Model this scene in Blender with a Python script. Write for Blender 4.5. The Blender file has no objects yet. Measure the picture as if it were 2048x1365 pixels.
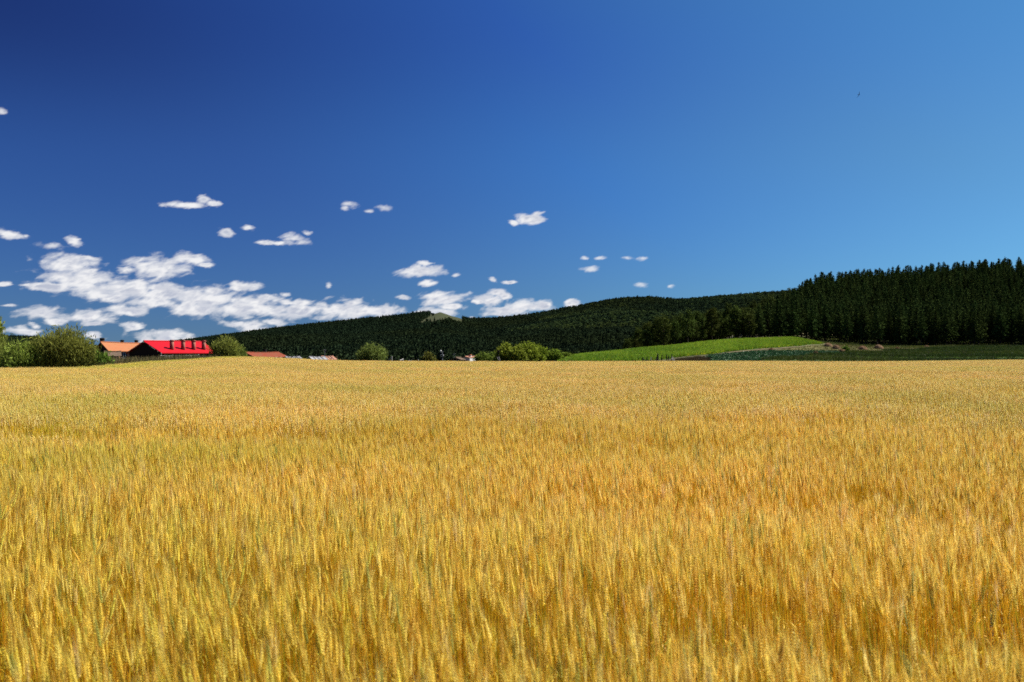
import bpy, math, random
import numpy as np

S = bpy.context.scene
C = S.collection
rad = math.radians

# ------------------------------------------------------------------ camera
F, EYE, HOR = 1991.0, 1.86, 709.0          # focal length in photo pixels, eye height, horizon row of the photo
cam_d = bpy.data.cameras.new('camera')
cam = bpy.data.objects.new('camera', cam_d)
C.objects.link(cam)
cam.location = (0, 0, EYE)
cam.rotation_euler = (rad(90), 0, 0)
cam_d.sensor_width = 36.0
cam_d.lens = 36.0 * F / 2048.0
cam_d.shift_y = (HOR - 682.5) / 2048.0
cam_d.clip_start = 0.1
cam_d.clip_end = 60000
cam_d.dof.use_dof = True
cam_d.dof.focus_distance = 11.0
cam_d.dof.aperture_fstop = 3.5
S.camera = cam

# ------------------------------------------------------------------ sun, sky, exposure
SUN_AZ, SUN_EL = 66.0, 50.0                # degrees right of the view axis, above the horizon
sun_d = bpy.data.lights.new('sun', 'SUN')
sun_d.energy = 5.0
sun_d.angle = rad(0.5)
sun_d.color = (1.0, 0.93, 0.82)
sun = bpy.data.objects.new('sun', sun_d)
C.objects.link(sun)
sun.rotation_euler = (rad(90 - SUN_EL), 0, rad(180 - SUN_AZ))
S.view_settings.view_transform = 'Standard'
S.view_settings.look = 'None'
S.view_settings.exposure = 0.85
S.view_settings.gamma = 1.0
S.view_settings.use_curve_mapping = False

W = bpy.data.worlds.new('World')
S.world = W
W.use_nodes = True
wt = W.node_tree
wt.nodes.clear()


def node(t, kind, **kw):
    n = t.nodes.new(kind)
    for k, v in kw.items():
        if k == 'inp':
            for i, val in v.items():
                n.inputs[i].default_value = val
        else:
            setattr(n, k, v)
    return n


def math_n(t, op, a, b=None, c=None, clamp=False):
    n = t.nodes.new('ShaderNodeMath')
    n.operation = op
    n.use_clamp = clamp
    for i, v in enumerate((a, b, c)):
        if v is None:
            continue
        if isinstance(v, (int, float)):
            n.inputs[i].default_value = v
        else:
            t.links.new(v, n.inputs[i])
    return n.outputs[0]


def maprange(t, v, a, b, c=0.0, d=1.0, smooth=False):
    n = t.nodes.new('ShaderNodeMapRange')
    n.interpolation_type = 'SMOOTHSTEP' if smooth else 'LINEAR'
    t.links.new(v, n.inputs[0])
    for i, x in enumerate((a, b, c, d)):
        n.inputs[i + 1].default_value = x
    return n.outputs[0]


def mixcol(t, f, a, b, blend='MIX'):
    n = t.nodes.new('ShaderNodeMix')
    n.data_type = 'RGBA'
    n.blend_type = blend
    for sock, v in ((n.inputs[0], f), (n.inputs[6], a), (n.inputs[7], b)):
        if isinstance(v, (int, float)):
            sock.default_value = v
        elif isinstance(v, tuple):
            sock.default_value = v if len(v) == 4 else (*v, 1)
        else:
            t.links.new(v, sock)
    return n.outputs[2]


def px_az(px):
    return math.degrees(math.atan2(px - 1024, F))


def px_el(px, py):
    return math.degrees(math.atan2(HOR - py, math.hypot(F, px - 1024)))


# clouds: (px, py, half width, half height) in photo pixels, turned into azimuth / elevation on the sky
CLOUDS = [
    (60, 572, 22, 3), (100, 573, 45, 9), (160, 560, 70, 22), (250, 578, 75, 22), (220, 592, 70, 12), (330, 590, 75, 20),
    (310, 606, 60, 11), (420, 598, 70, 24), (400, 618, 70, 16), (500, 615, 70, 22), (590, 622, 60, 18),
    (680, 620, 65, 19), (760, 624, 60, 14), (180, 548, 22, 10), (430, 585, 26, 9), (310, 578, 28, 12), (705, 606, 26, 9), (600, 606, 26, 8),
    (140, 532, 52, 21), (170, 517, 24, 5), (315, 537, 58, 20), (255, 540, 26, 7), (380, 517, 34, 12), (408, 530, 18, 5),
    (88, 628, 38, 12), (108, 645, 24, 7), (186, 634, 42, 14), (188, 648, 22, 6), (255, 620, 38, 9), (268, 651, 22, 8),
    (44, 662, 32, 8), (68, 652, 12, 5), (190, 672, 18, 6), (330, 675, 52, 13), (300, 680, 24, 9), (470, 648, 26, 6),
    (510, 652, 36, 11), (540, 645, 25, 8), (10, 569, 12, 5), (18, 612, 16, 3),
    (375, 411, 38, 6), (408, 402, 14, 8), (425, 408, 14, 5),
    (14, 466, 18, 10), (30, 473, 22, 5), (146, 484, 13, 9), (105, 493, 32, 6), (2, 226, 8, 6), (52, 473, 6, 3),
    (452, 465, 18, 8), (496, 457, 13, 7), (540, 485, 28, 5), (590, 477, 32, 10), (615, 466, 12, 6),
    (491, 574, 30, 9), (540, 596, 33, 8), (572, 589, 12, 6), (656, 573, 8, 5), (580, 606, 24, 6),
    (698, 408, 15, 8), (692, 417, 7, 6), (766, 416, 17, 8), (738, 425, 12, 4),
    (843, 543, 50, 12), (850, 527, 18, 5), (853, 567, 20, 7), (912, 551, 11, 4), (806, 594, 16, 5), (890, 598, 52, 15), (900, 612, 36, 9),
    (875, 622, 36, 10), (850, 628, 40, 8), (982, 602, 34, 11), (996, 585, 20, 10), (1010, 594, 14, 8), (955, 606, 14, 6), (1020, 620, 52, 12), (1050, 612, 46, 12), (1090, 610, 26, 10),
    (1000, 628, 40, 6), (1143, 607, 20, 7), (988, 561, 10, 5), (1020, 565, 18, 4), (945, 634, 8, 3),
    (1060, 436, 30, 11), (1028, 446, 13, 5), (1074, 428, 14, 6),
    (1170, 516, 9, 4), (1200, 517, 15, 3.5), (1180, 539, 19, 6), (1255, 517, 13, 4.5), (1282, 518, 13, 5), (1285, 570, 14, 6), (1343, 574, 8, 4.5),
]
THIN = {(1170, 516), (1200, 517), (1180, 539), (1255, 517), (1282, 518), (2, 226), (52, 473), (30, 473), (656, 573), (738, 425), (692, 417), (766, 416), (698, 408), (1343, 574), (1285, 570), (945, 634), (912, 551), (105, 493), (18, 612)}

tc = node(wt, 'ShaderNodeTexCoord')
sep = node(wt, 'ShaderNodeSeparateXYZ')
wt.links.new(tc.outputs['Generated'], sep.inputs[0])
X, Y, Z = sep.outputs
az = math_n(wt, 'MULTIPLY', math_n(wt, 'ARCTAN2', X, Y), 57.29578)
hyp = math_n(wt, 'SQRT', math_n(wt, 'ADD', math_n(wt, 'MULTIPLY', X, X), math_n(wt, 'MULTIPLY', Y, Y)))
el = math_n(wt, 'MULTIPLY', math_n(wt, 'ARCTAN2', Z, hyp), 57.29578)
ae = node(wt, 'ShaderNodeCombineXYZ')
wt.links.new(az, ae.inputs[0])
wt.links.new(el, ae.inputs[1])


def vmath(t, op, a, b=None):
    n = t.nodes.new('ShaderNodeVectorMath')
    n.operation = op
    for i, v in enumerate((a, b)):
        if v is None:
            continue
        if isinstance(v, tuple):
            n.inputs[i].default_value = v
        else:
            t.links.new(v, n.inputs[i])
    return n.outputs[1] if op in ('LENGTH', 'DOT_PRODUCT') else n.outputs[0]


def noise(t, vec, scale, detail, rough=0.55, dist=0.0, out=0, dims='3D'):
    n = t.nodes.new('ShaderNodeTexNoise')
    n.noise_dimensions = dims
    n.inputs['Scale'].default_value = scale
    n.inputs['Detail'].default_value = detail
    n.inputs['Roughness'].default_value = rough
    n.inputs['Distortion'].default_value = dist
    if vec is not None:
        t.links.new(vec, n.inputs['Vector'])
    return n.outputs[out]


# turbulence drawn out sideways and leaning up to the right, as the wind leaves it
sh = node(wt, 'ShaderNodeCombineXYZ')
wt.links.new(math_n(wt, 'SUBTRACT', math_n(wt, 'MULTIPLY', az, 0.60), math_n(wt, 'MULTIPLY', el, 0.55)), sh.inputs[0])
wt.links.new(el, sh.inputs[1])
ae_s = sh.outputs[0]
warp = vmath(wt, 'SUBTRACT', noise(wt, ae_s, 1.1, 6, 0.62, out=1), (0.5, 0.5, 0.5))
aew = vmath(wt, 'ADD', ae.outputs[0], vmath(wt, 'MULTIPLY', warp, (0.85, 0.46, 0.0)))
dens = None
thin = None
for (cx, cy, hw, hh) in CLOUDS:
    c = (px_az(cx), px_el(cx, cy), 0)
    k = 57.29578 / F
    r = (1 / (hw * k * 1.20), 1 / (hh * k * 1.28), 1.0)
    q = vmath(wt, 'LENGTH', vmath(wt, 'MULTIPLY', vmath(wt, 'SUBTRACT', aew, c), r))
    v = math_n(wt, 'SUBTRACT', 1.0, q)
    if (cx, cy) in THIN:
        thin = v if thin is None else math_n(wt, 'MAXIMUM', thin, v)
    else:
        dens = v if dens is None else math_n(wt, 'SMOOTH_MAX', dens, v, 0.15)
dens = math_n(wt, 'MINIMUM', dens, 0.9)
PUFF = (1.9, 7, 0.52, 0.3)
puff = noise(wt, ae_s, *PUFF)
d1 = math_n(wt, 'ADD', dens, math_n(wt, 'MULTIPLY', math_n(wt, 'SUBTRACT', puff, 0.5), 1.95))
alpha = maprange(wt, d1, 0.0, 0.74, smooth=True)
d2 = math_n(wt, 'ADD', thin, math_n(wt, 'MULTIPLY', math_n(wt, 'SUBTRACT', puff, 0.5), 2.2))
alpha2 = maprange(wt, d2, 0.0, 1.0, 0.0, 0.75, smooth=True)
alpha = math_n(wt, 'MAXIMUM', alpha, alpha2)
# billow shading: compare the vapour with that a little nearer the sun, at two sizes
lit = None
for (sc_, of, wg) in ((1.25, (0.16, 0.30, 0.0), 1.0), (3.4, (0.05, 0.10, 0.0), 0.35)):
    pa = noise(wt, ae_s, sc_, 5, 0.55, 0.35)
    pb = noise(wt, vmath(wt, 'ADD', ae_s, of), sc_, 5, 0.55, 0.35)
    v = math_n(wt, 'MULTIPLY', math_n(wt, 'SUBTRACT', pa, pb), wg)
    lit = v if lit is None else math_n(wt, 'ADD', lit, v)
lit = maprange(wt, lit, -0.16, 0.16, smooth=True)
thick = maprange(wt, d1, 0.20, 0.95)
shade = math_n(wt, 'MULTIPLY', thick, math_n(wt, 'SUBTRACT', 1.0, lit))
ccol = mixcol(wt, shade, (0.49, 0.49, 0.50), (0.275, 0.295, 0.355))

sky = node(wt, 'ShaderNodeTexSky')
sky.sky_type = 'NISHITA'
sky.sun_disc = False
sky.sun_elevation = rad(SUN_EL)
sky.sun_rotation = rad(SUN_AZ)
sky.altitude = 1200
sky.air_density = 1.0
sky.dust_density = 0.0
sky.ozone_density = 3.0
SKY_STR = 0.078
# polarising filter: darkest 90 degrees from the sun
sd = (math.sin(rad(SUN_AZ)) * math.cos(rad(SUN_EL)), math.cos(rad(SUN_AZ)) * math.cos(rad(SUN_EL)), math.sin(rad(SUN_EL)))
cs = vmath(wt, 'DOT_PRODUCT', tc.outputs['Generated'], sd)
pol = maprange(wt, cs, 0.12, 0.95, 0.0, 1.0, smooth=True)


def ramp(t, f, stops):
    n = t.nodes.new('ShaderNodeValToRGB')
    e = n.color_ramp.elements
    while len(e) < len(stops):
        e.new(0.5)
    for q, (p, c) in zip(e, stops):
        q.position, q.color = p, (*c, 1)
    t.links.new(f, n.inputs[0])
    return n.outputs[0]


high_c = ramp(wt, pol, [(0.0, (.060, .098, .265)), (0.13, (.084, .158, .386)), (0.42, (.131, .279, .588)), (0.78, (.267, .541, .696)), (1.0, (.36, .66, .76))])
mid_c = ramp(wt, pol, [(0.0, (.098, .188, .41)), (0.06, (.108, .205, .435)), (0.32, (.148, .33, .585)), (0.62, (.26, .47, .60)), (1.0, (.385, .67, .76))])
polc = mixcol(wt, maprange(wt, el, 10.0, 18.5, smooth=True), mid_c, high_c)
low = maprange(wt, el, 2.0, 11.0, 1.0, 0.0, smooth=True)
polc = mixcol(wt, low, polc, mixcol(wt, pol, (0.105, 0.20, 0.41), (0.34, 0.66, 0.82)))
skyc = mixcol(wt, 1.0, sky.outputs[0], polc, 'MULTIPLY')
cl_s = vmath(wt, 'MULTIPLY', ccol, (1 / SKY_STR,) * 3)
full = mixcol(wt, alpha, skyc, cl_s)
bg = node(wt, 'ShaderNodeBackground')
bg.inputs[1].default_value = SKY_STR
wt.links.new(full, bg.inputs[0])
wo = node(wt, 'ShaderNodeOutputWorld')
wt.links.new(bg.outputs[0], wo.inputs[0])
W.cycles.sampling_method = 'MANUAL'
W.cycles.sample_map_resolution = 256
S.cycles.use_denoising = False
S.cycles.max_bounces = 5
S.cycles.diffuse_bounces = 4
S.cycles.glossy_bounces = 1
S.cycles.transmission_bounces = 3
S.cycles.transparent_max_bounces = 4
S.cycles.caustics_reflective = False
S.cycles.caustics_refractive = False

rng = np.random.default_rng(7)
R = random.Random(7)


# ------------------------------------------------------------------ mesh helpers
class MB:
    """collects triangles and quads with a colour per vertex and a material slot per face"""
    def __init__(self):
        self.v, self.c, self.f, self.m, self.n = [], [], [], [], 0

    def add(self, v, f, col=(1, 1, 1), mat=0):
        v = np.asarray(v, float).reshape(-1, 3)
        f = np.asarray(f, int)
        col = np.broadcast_to(np.asarray(col, float), (len(v), 3))
        self.v.append(v)
        self.c.append(col)
        self.f.append(f + self.n)
        self.m.append(np.full(len(f), mat, int))
        self.n += len(v)

    def box(self, c, s, ax=None, col=(1, 1, 1), mat=0):
        """box centred at c, full size s, axes as the rows of ax"""
        ax = np.eye(3) if ax is None else np.asarray(ax, float)
        g = np.array([[x, y, z] for z in (-.5, .5) for y in (-.5, .5) for x in (-.5, .5)]) * np.asarray(s)
        self.add(np.asarray(c) + g @ ax, [[0, 2, 3, 1], [4, 5, 7, 6], [0, 1, 5, 4], [2, 6, 7, 3], [0, 4, 6, 2], [1, 3, 7, 5]], col, mat)

    def tube(self, pts, radii, n=6, col=(1, 1, 1), mat=0, cap=True):
        pts = np.asarray(pts, float)
        k = len(pts)
        d = np.gradient(pts, axis=0)
        d /= np.linalg.norm(d, axis=1)[:, None] + 1e-9
        ref = np.array([0, 1, 0.01]) if abs(d[0][2]) > 0.7 else np.array([0, 0, 1.0])
        u = np.cross(d, ref)
        u /= np.linalg.norm(u, axis=1)[:, None] + 1e-9
        w = np.cross(d, u)
        a = np.arange(n) / n * 2 * np.pi
        ring = pts[:, None] + (u[:, None] * np.cos(a)[None, :, None] + w[:, None] * np.sin(a)[None, :, None]) * np.asarray(radii, float)[:, None, None]
        f = [[i * n + j, i * n + (j + 1) % n, (i + 1) * n + (j + 1) % n, (i + 1) * n + j] for i in range(k - 1) for j in range(n)]
        col = np.asarray(col, float)
        if col.ndim == 2:
            col = np.repeat(col, n, axis=0)
        self.add(ring.reshape(-1, 3), f, col, mat)
        if cap:
            top = ring[-1]
            self.add(np.vstack([top, pts[-1:]]), [[j, (j + 1) % n, n] for j in range(n)], col[-1] if col.ndim == 2 else col, mat)

    def cards(self, c, d, w, ln, wd, col, mat=0):
        """diamond leaves: centre c, along d, across w"""
        c, d, w = (np.asarray(x, float) for x in (c, d, w))
        d = d / (np.linalg.norm(d, axis=1)[:, None] + 1e-9)
        w = w - d * np.sum(w * d, axis=1)[:, None]
        w = w / (np.linalg.norm(w, axis=1)[:, None] + 1e-9)
        ln = np.broadcast_to(ln, len(c))[:, None]
        wd = np.broadcast_to(wd, len(c))[:, None]
        v = np.stack([c - d * ln / 2, c + w * wd / 2 - d * ln * .05, c + d * ln / 2, c - w * wd / 2 - d * ln * .05], 1).reshape(-1, 3)
        f = np.arange(len(c) * 4).reshape(-1, 4)
        col = np.broadcast_to(np.asarray(col, float), (len(c), 3))
        self.add(v, f, np.repeat(col, 4, axis=0), mat)

    def mesh(self, name, mats, smooth=False):
        me = bpy.data.meshes.new(name)
        v = np.vstack(self.v)
        col = np.vstack(self.c)
        tot = np.concatenate([np.full(len(f), f.shape[1]) for f in self.f])
        idx = np.concatenate([f.ravel() for f in self.f])
        start = np.concatenate([[0], np.cumsum(tot)[:-1]])
        me.vertices.add(len(v))
        me.vertices.foreach_set('co', v.astype(np.float32).ravel())
        me.loops.add(len(idx))
        me.loops.foreach_set('vertex_index', idx.astype(np.int32))
        me.polygons.add(len(tot))
        me.polygons.foreach_set('loop_start', start.astype(np.int32))
        me.polygons.foreach_set('material_index', np.concatenate(self.m).astype(np.int32))
        if smooth:
            me.polygons.foreach_set('use_smooth', np.ones(len(tot), bool))
        me.update(calc_edges=True)
        a = me.attributes.new('col', 'FLOAT_COLOR', 'POINT')
        a.data.foreach_set('color', np.hstack([col, np.ones((len(col), 1))]).astype(np.float32).ravel())
        for m in (mats if isinstance(mats, (list, tuple)) else [mats]):
            me.materials.append(m)
        me.validate()
        return me

    def build(self, name, mats, parent=None, smooth=False, link=True):
        o = bpy.data.objects.new(name, self.mesh(name, mats, smooth))
        if link:
            C.objects.link(o)
        if parent is not None:
            o.parent = parent
        return o


def tag(o, label=None, cat=None, group=None, kind=None):
    for k, v in (('label', label), ('category', cat), ('group', group), ('kind', kind)):
        if v:
            o[k] = v
    return o


def empty(name, loc, rz=0.0):
    o = bpy.data.objects.new(name, None)
    C.objects.link(o)
    o.location = loc
    o.rotation_euler = (0, 0, rz)
    o.empty_display_size = 0.5
    return o


# ------------------------------------------------------------------ materials
def material(name, base, rough=0.8, var=0.25, vscale=3.0, vcol=False, transl=0.0, tint_world=None, spec=0.2, base2=None, bump=0.0, inst_var=0.0, stretch=None, gain=1.0):
    """procedural surface: base colour x vertex colour, mottled by noise in object space and (tint_world) in the world"""
    if not name.startswith(("ripe_wheat", "wheat_awn")):
        gain *= 0.78                                          # the camera is exposed for the wheat
    m = bpy.data.materials.new(name)
    m.use_nodes = True
    t = m.node_tree
    t.nodes.clear()
    tcn = node(t, 'ShaderNodeTexCoord')
    vec = tcn.outputs['Object']
    if stretch:
        vec = vmath(t, 'MULTIPLY', vec, stretch)
    nz = noise(t, vec, vscale, 4)
    k = maprange(t, nz, 0.25, 0.75, gain * (1 - var), gain * (1 + var))
    kk = node(t, 'ShaderNodeCombineXYZ')
    for i in range(3):
        t.links.new(k, kk.inputs[i])
    col = (*base, 1.0)
    if base2:
        col = mixcol(t, maprange(t, nz, 0.35, 0.65, smooth=True), base, base2)
    col = mixcol(t, 1.0, col, kk.outputs[0], 'MULTIPLY')
    if vcol:
        at = node(t, 'ShaderNodeAttribute', attribute_name='col')
        col = mixcol(t, 1.0, col, at.outputs['Color'], 'MULTIPLY')
    if inst_var:
        oi = node(t, 'ShaderNodeObjectInfo')
        h = node(t, 'ShaderNodeHueSaturation')
        t.links.new(maprange(t, oi.outputs['Random'], 0, 1, 0.5 - 0.03 * inst_var, 0.5 + 0.03 * inst_var), h.inputs['Hue'])
        t.links.new(maprange(t, math_n(t, 'FRACT', math_n(t, 'MULTIPLY', oi.outputs['Random'], 7.31)), 0, 1, 1 - 0.5 * inst_var, 1 + 0.5 * inst_var), h.inputs['Value'])
        t.links.new(col, h.inputs['Color'])
        col = h.outputs[0]
    if tint_world:
        geo = node(t, 'ShaderNodeNewGeometry')
        for (sc, st, c1, c2, lo, hi) in tint_world:
            p = vmath(t, 'MULTIPLY', geo.outputs['Position'], st)
            f = maprange(t, noise(t, p, sc, 3), lo, hi, smooth=True)
            col = mixcol(t, 1.0, col, mixcol(t, f, c1, c2), 'MULTIPLY')
    b = node(t, 'ShaderNodeBsdfPrincipled')
    b.inputs['Roughness'].default_value = rough
    b.inputs['Specular IOR Level'].default_value = spec
    t.links.new(col, b.inputs['Base Color'])
    if bump:
        bn = node(t, 'ShaderNodeBump')
        bn.inputs['Strength'].default_value = bump
        bn.inputs['Distance'].default_value = 0.05
        t.links.new(nz, bn.inputs['Height'])
        t.links.new(bn.outputs[0], b.inputs['Normal'])
    out = b.outputs[0]
    if transl:
        tr = node(t, 'ShaderNodeBsdfTranslucent')
        t.links.new(col, tr.inputs[0])
        mx = node(t, 'ShaderNodeMixShader')
        mx.inputs[0].default_value = transl
        t.links.new(out, mx.inputs[1])
        t.links.new(tr.outputs[0], mx.inputs[2])
        out = mx.outputs[0]
    o = node(t, 'ShaderNodeOutputMaterial')
    t.links.new(out, o.inputs[0])
    return m


M = {}
WHEAT_TINT = [
    (0.055, (1.0, 1.9, 1.0), (0.93, 0.99, 0.82), (1.02, 1.0, 1.0), 0.36, 0.58),     # greener, unripe patches
    (0.28, (1.0, 0.55, 1.0), (0.92, 0.94, 0.85), (1.05, 1.03, 1.05), 0.36, 0.62),
]
M['wheat'] = material('ripe_wheat', (1, 1, 1), 0.55, 0.10, 9, True, 0.29, WHEAT_TINT, 0.25)
M['awn'] = material('wheat_awn', (1, 1, 1), 0.6, 0.05, 9, True, 0.5, WHEAT_TINT, 0.2)
M['soil'] = material('field_soil', (0.13, 0.085, 0.035), 0.95, 0.4, 1.5)
M['ground'] = material('rough_grassland', (0.075, 0.085, 0.024), 0.95, 0.35, 0.25, base2=(0.11, 0.095, 0.04))
M['green_field'] = material('green_field_surface', (0.12, 0.22, 0.02), 0.9, 0.25, 0.3)
M['crop'] = material('green_crop_leaf', (1, 1, 1), 0.6, 0.15, 2, True, 0.3, [(0.06, (1, .5, 1), (0.75, 0.82, 0.8), (1.12, 1.05, 1.0), 0.38, 0.62)])
M['cabbage'] = material('cabbage_leaf', (1, 1, 1), 0.5, 0.15, 2, True, 0.15)
M['cabbage_soil'] = material('cabbage_soil', (0.07, 0.075, 0.03), 0.95, 0.3, 0.6)
M['meadow'] = material('mown_meadow', (0.20, 0.17, 0.055), 0.95, 0.3, 0.18, base2=(0.11, 0.125, 0.03))
M['path'] = material('dirt_path', (0.15, 0.115, 0.05), 0.95, 0.25, 0.6)
M['dkgrass'] = material('dark_grass_surface', (0.06, 0.10, 0.02), 0.95, 0.3, 0.3)
M['grassblade'] = material('grass_blade', (1, 1, 1), 0.6, 0.15, 2, True, 0.25, [(0.09, (.5, 1, 1), (0.6, 0.72, 0.7), (1.2, 1.1, 1.1), 0.4, 0.6)])
M['weed'] = material('weed_stalk', (1, 1, 1), 0.7, 0.2, 2, True, 0.15)
M['hill'] = material('hill_grass', (0.050, 0.056, 0.016), 0.95, 0.3, 0.02, base2=(0.036, 0.046, 0.012))
M['farleaf'] = material('far_foliage', (0.036, 0.058, 0.026), 1.0, 0.15, 0.3, True, 0.10, [(0.004, (1, .7, 1), (0.86, 0.94, 1.06), (1.14, 1.05, 0.94), 0.38, 0.62)], 0.0, inst_var=0.15)  # slight distance haze is put into the bluish base green
M['conifer'] = material('conifer_needles', (0.052, 0.082, 0.022), 1.0, 0.25, 0.8, True, 0.10, None, 0.0, inst_var=0.5)
M['birchleaf'] = material('broad_leaf', (0.068, 0.094, 0.018), 0.9, 0.25, 0.8, True, 0.2, None, 0.03, inst_var=0.7)
M['willow'] = material('willow_leaf', (0.275, 0.315, 0.070), 0.8, 0.2, 0.9, True, 0.30, None, 0.08)
M['bark'] = material('dark_bark', (0.05, 0.038, 0.028), 0.9, 0.35, 4)
M['twig'] = material('willow_twig', (0.10, 0.085, 0.045), 0.9, 0.3, 4)
M['redroof'] = material('red_painted_sheet', (0.56, 0.004, 0.014), 0.55, 0.05, 0.6, spec=0.15)
M['orangetile'] = material('orange_clay_tile', (0.60, 0.25, 0.11), 0.85, 0.34, 1.4, base2=(0.44, 0.16, 0.07))
M['redtile'] = material('old_red_tile', (0.34, 0.065, 0.028), 0.85, 0.35, 1.2, base2=(0.20, 0.07, 0.035))
M['pinktile'] = material('pink_tile', (0.50, 0.25, 0.17), 0.85, 0.25, 1.5)
M['greyroof'] = material('grey_sheet_roof', (0.33, 0.33, 0.35), 0.7, 0.35, 1.5)
M['whiteroof'] = material('white_plastic_sheet', (0.40, 0.41, 0.44), 0.6, 0.2, 1.2)
M['brownroof'] = material('brown_thatch', (0.17, 0.12, 0.085), 0.95, 0.35, 3)
M['darkwall'] = material('dark_log_wall', (0.035, 0.022, 0.016), 0.9, 0.35, 3, stretch=(1, 1, 6))
M['mudwall'] = material('peach_plaster', (0.48, 0.26, 0.15), 0.95, 0.25, 2)
M['whitewall'] = material('whitewash', (0.78, 0.77, 0.75), 0.9, 0.08, 2)
M['brick'] = material('red_chimney_brick', (0.36, 0.13, 0.10), 0.9, 0.3, 6)
M['mortar'] = material('pale_mortar', (0.52, 0.36, 0.29), 0.9, 0.25, 6)
M['paleboard'] = material('pale_board', (0.55, 0.48, 0.38), 0.85, 0.3, 3)
M['frame'] = material('pale_blue_frame', (0.42, 0.50, 0.58), 0.6, 0.15, 3)
M['glass'] = material('window_glass', (0.02, 0.025, 0.03), 0.1, 0.1, 1, spec=0.5)
M['greywood'] = material('weathered_wood', (0.20, 0.18, 0.16), 0.9, 0.35, 3, stretch=(1, 1, .3))
M['charwood'] = material('dark_old_wood', (0.035, 0.03, 0.028), 0.9, 0.35, 3)
M['palewood'] = material('bleached_wood', (0.46, 0.44, 0.42), 0.85, 0.25, 3)
M['metal'] = material('galvanised_steel', (0.30, 0.31, 0.32), 0.45, 0.15, 3, spec=0.5)
M['white'] = material('white_enamel', (0.8, 0.8, 0.8), 0.4, 0.05, 2)
M['hay'] = material('dry_hay', (1, 1, 1), 0.95, 0.25, 4, True, 0.1)
M['haybase'] = material('packed_hay', (0.25, 0.155, 0.085), 0.95, 0.35, 5, bump=0.6)
M['feather'] = material('dark_feather', (0.02, 0.018, 0.02), 0.7, 0.2, 20)


# ------------------------------------------------------------------ terrain
def zp(py, d):
    return EYE + (HOR - py) / F * d


def pchip(x, xs, ys):
    """monotone cubic through (xs, ys); ys may have trailing axes"""
    xs, ys = np.asarray(xs, float), np.asarray(ys, float)
    h = np.diff(xs)
    s = (np.diff(ys, axis=0).T / h).T
    m = np.zeros_like(ys)
    m[0], m[-1] = s[0], s[-1]
    a, b = s[:-1], s[1:]
    m[1:-1] = np.where(a * b > 0, 2 * a * b / np.where(a + b == 0, 1, a + b), 0)
    x = np.clip(x, xs[0], xs[-1])
    i = np.clip(np.searchsorted(xs, x) - 1, 0, len(xs) - 2)
    hi = h[i]
    t = (x - xs[i]) / hi
    if ys.ndim > 1:
        t, hi = t[:, None], hi[:, None]
    return (2*t**3 - 3*t**2 + 1) * ys[i] + (t**3 - 2*t**2 + t) * hi * m[i] + (-2*t**3 + 3*t**2) * ys[i+1] + (t**3 - t**2) * hi * m[i+1]


WH = 0.94                                       # height of the wheat
# px -> distance of the far edge of the wheat and photo row of its top
EDGE = [(-1500, 66, 738), (0, 68, 735.0), (150, 70, 733.5), (218, 74, 730), (300, 92, 723), (400, 108, 716.5), (470, 118, 713.5), (540, 124, 715),
        (620, 130, 718.5), (720, 134, 721.2), (860, 138, 722.3), (1145, 142, 722.6), (1300, 142, 722.2), (1500, 146, 722.3), (1700, 150, 723), (1850, 152, 722),
        (2048, 156, 719.5), (3600, 160, 718)]
e_px = np.array([e[0] for e in EDGE], float)
e_d = np.array([e[1] for e in EDGE], float)
e_z = np.array([zp(e[2], e[1]) - WH for e in EDGE])


def edge_d(px):
    return pchip(px, e_px, e_d)


def edge_z(px):
    return pchip(px, e_px, e_z)


# behind the wheat: px -> [(distance, ground height)]
def P(*pairs):
    return [(d, (zp(py, d) if py > 50 else py)) for d, py in pairs]


BACK = {
    -1500: P((90, 0.0), (160, -0.2), (280, -1), (450, -1.5), (700, 0)),
    0:    P((90, 0.0), (160, -0.2), (280, -1), (450, -1.5), (700, 0)),
    250:  P((100, 0.1), (125, 0.0), (160, -0.1), (280, -1), (450, -1.5), (700, 0)),
    420:  P((112, 0.45), (130, 0.2), (160, -0.2), (280, -1.4), (450, -1.5), (700, 0)),
    560:  P((130, 0.3), (160, -0.4), (200, -0.8), (280, -1.4), (450, -1.5), (700, 0)),
    900:  P((140, -0.1), (160, -0.3), (200, -0.6), (280, -1.2), (450, -1.5), (700, 0)),
    1100: P((146, -0.05), (165, 0.1), (200, 0.2), (280, -0.6), (450, -1.5), (700, 0)),
    1145: P((148, 0.0), (165, 718.5), (190, 715), (215, 0.8), (280, -0.8), (450, -1.5), (700, 0)),
    1200: P((150, 0.1), (165, 717), (205, 708.5), (225, 1.4), (290, -1), (450, -1.5), (700, 0)),
    1300: P((152, 0.3), (168, 717.5), (228, 697.5), (245, 2.6), (300, 0.5), (450, 0), (700, 0)),
    1400: P((152, 0.3), (165, 716.5), (190, 707), (250, 686.5), (265, 4.3), (310, 3.8), (450, 5), (700, 1)),
    1500: P((152, 0.25), (165, 719), (185, 704), (262, 679.5), (275, 5.6), (340, 9.0), (450, 14), (600, 13), (700, 6)),
    1580: P((154, 0.2), (165, 720), (185, 709), (205, 698), (262, 677.5), (275, 5.8), (340, 13), (430, 19), (600, 20), (700, 14)),
    1640: P((155, 0.2), (165, 720), (185, 711), (215, 699), (245, 690), (278, 684), (330, 663), (430, 598), (600, 25), (700, 20)),
    1800: P((158, 0.3), (170, 719.5), (200, 708), (240, 698), (272, 693.5), (330, 666), (430, 584), (600, 28), (700, 26)),
    2048: P((162, 0.4), (172, 717.5), (200, 708), (240, 698), (270, 691.5), (330, 659), (430, 567), (600, 33), (700, 33)),
    3600: P((165, 0.5), (172, 717), (200, 708), (240, 698), (270, 691), (330, 664), (430, 576), (600, 36), (700, 36)),
}
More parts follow.
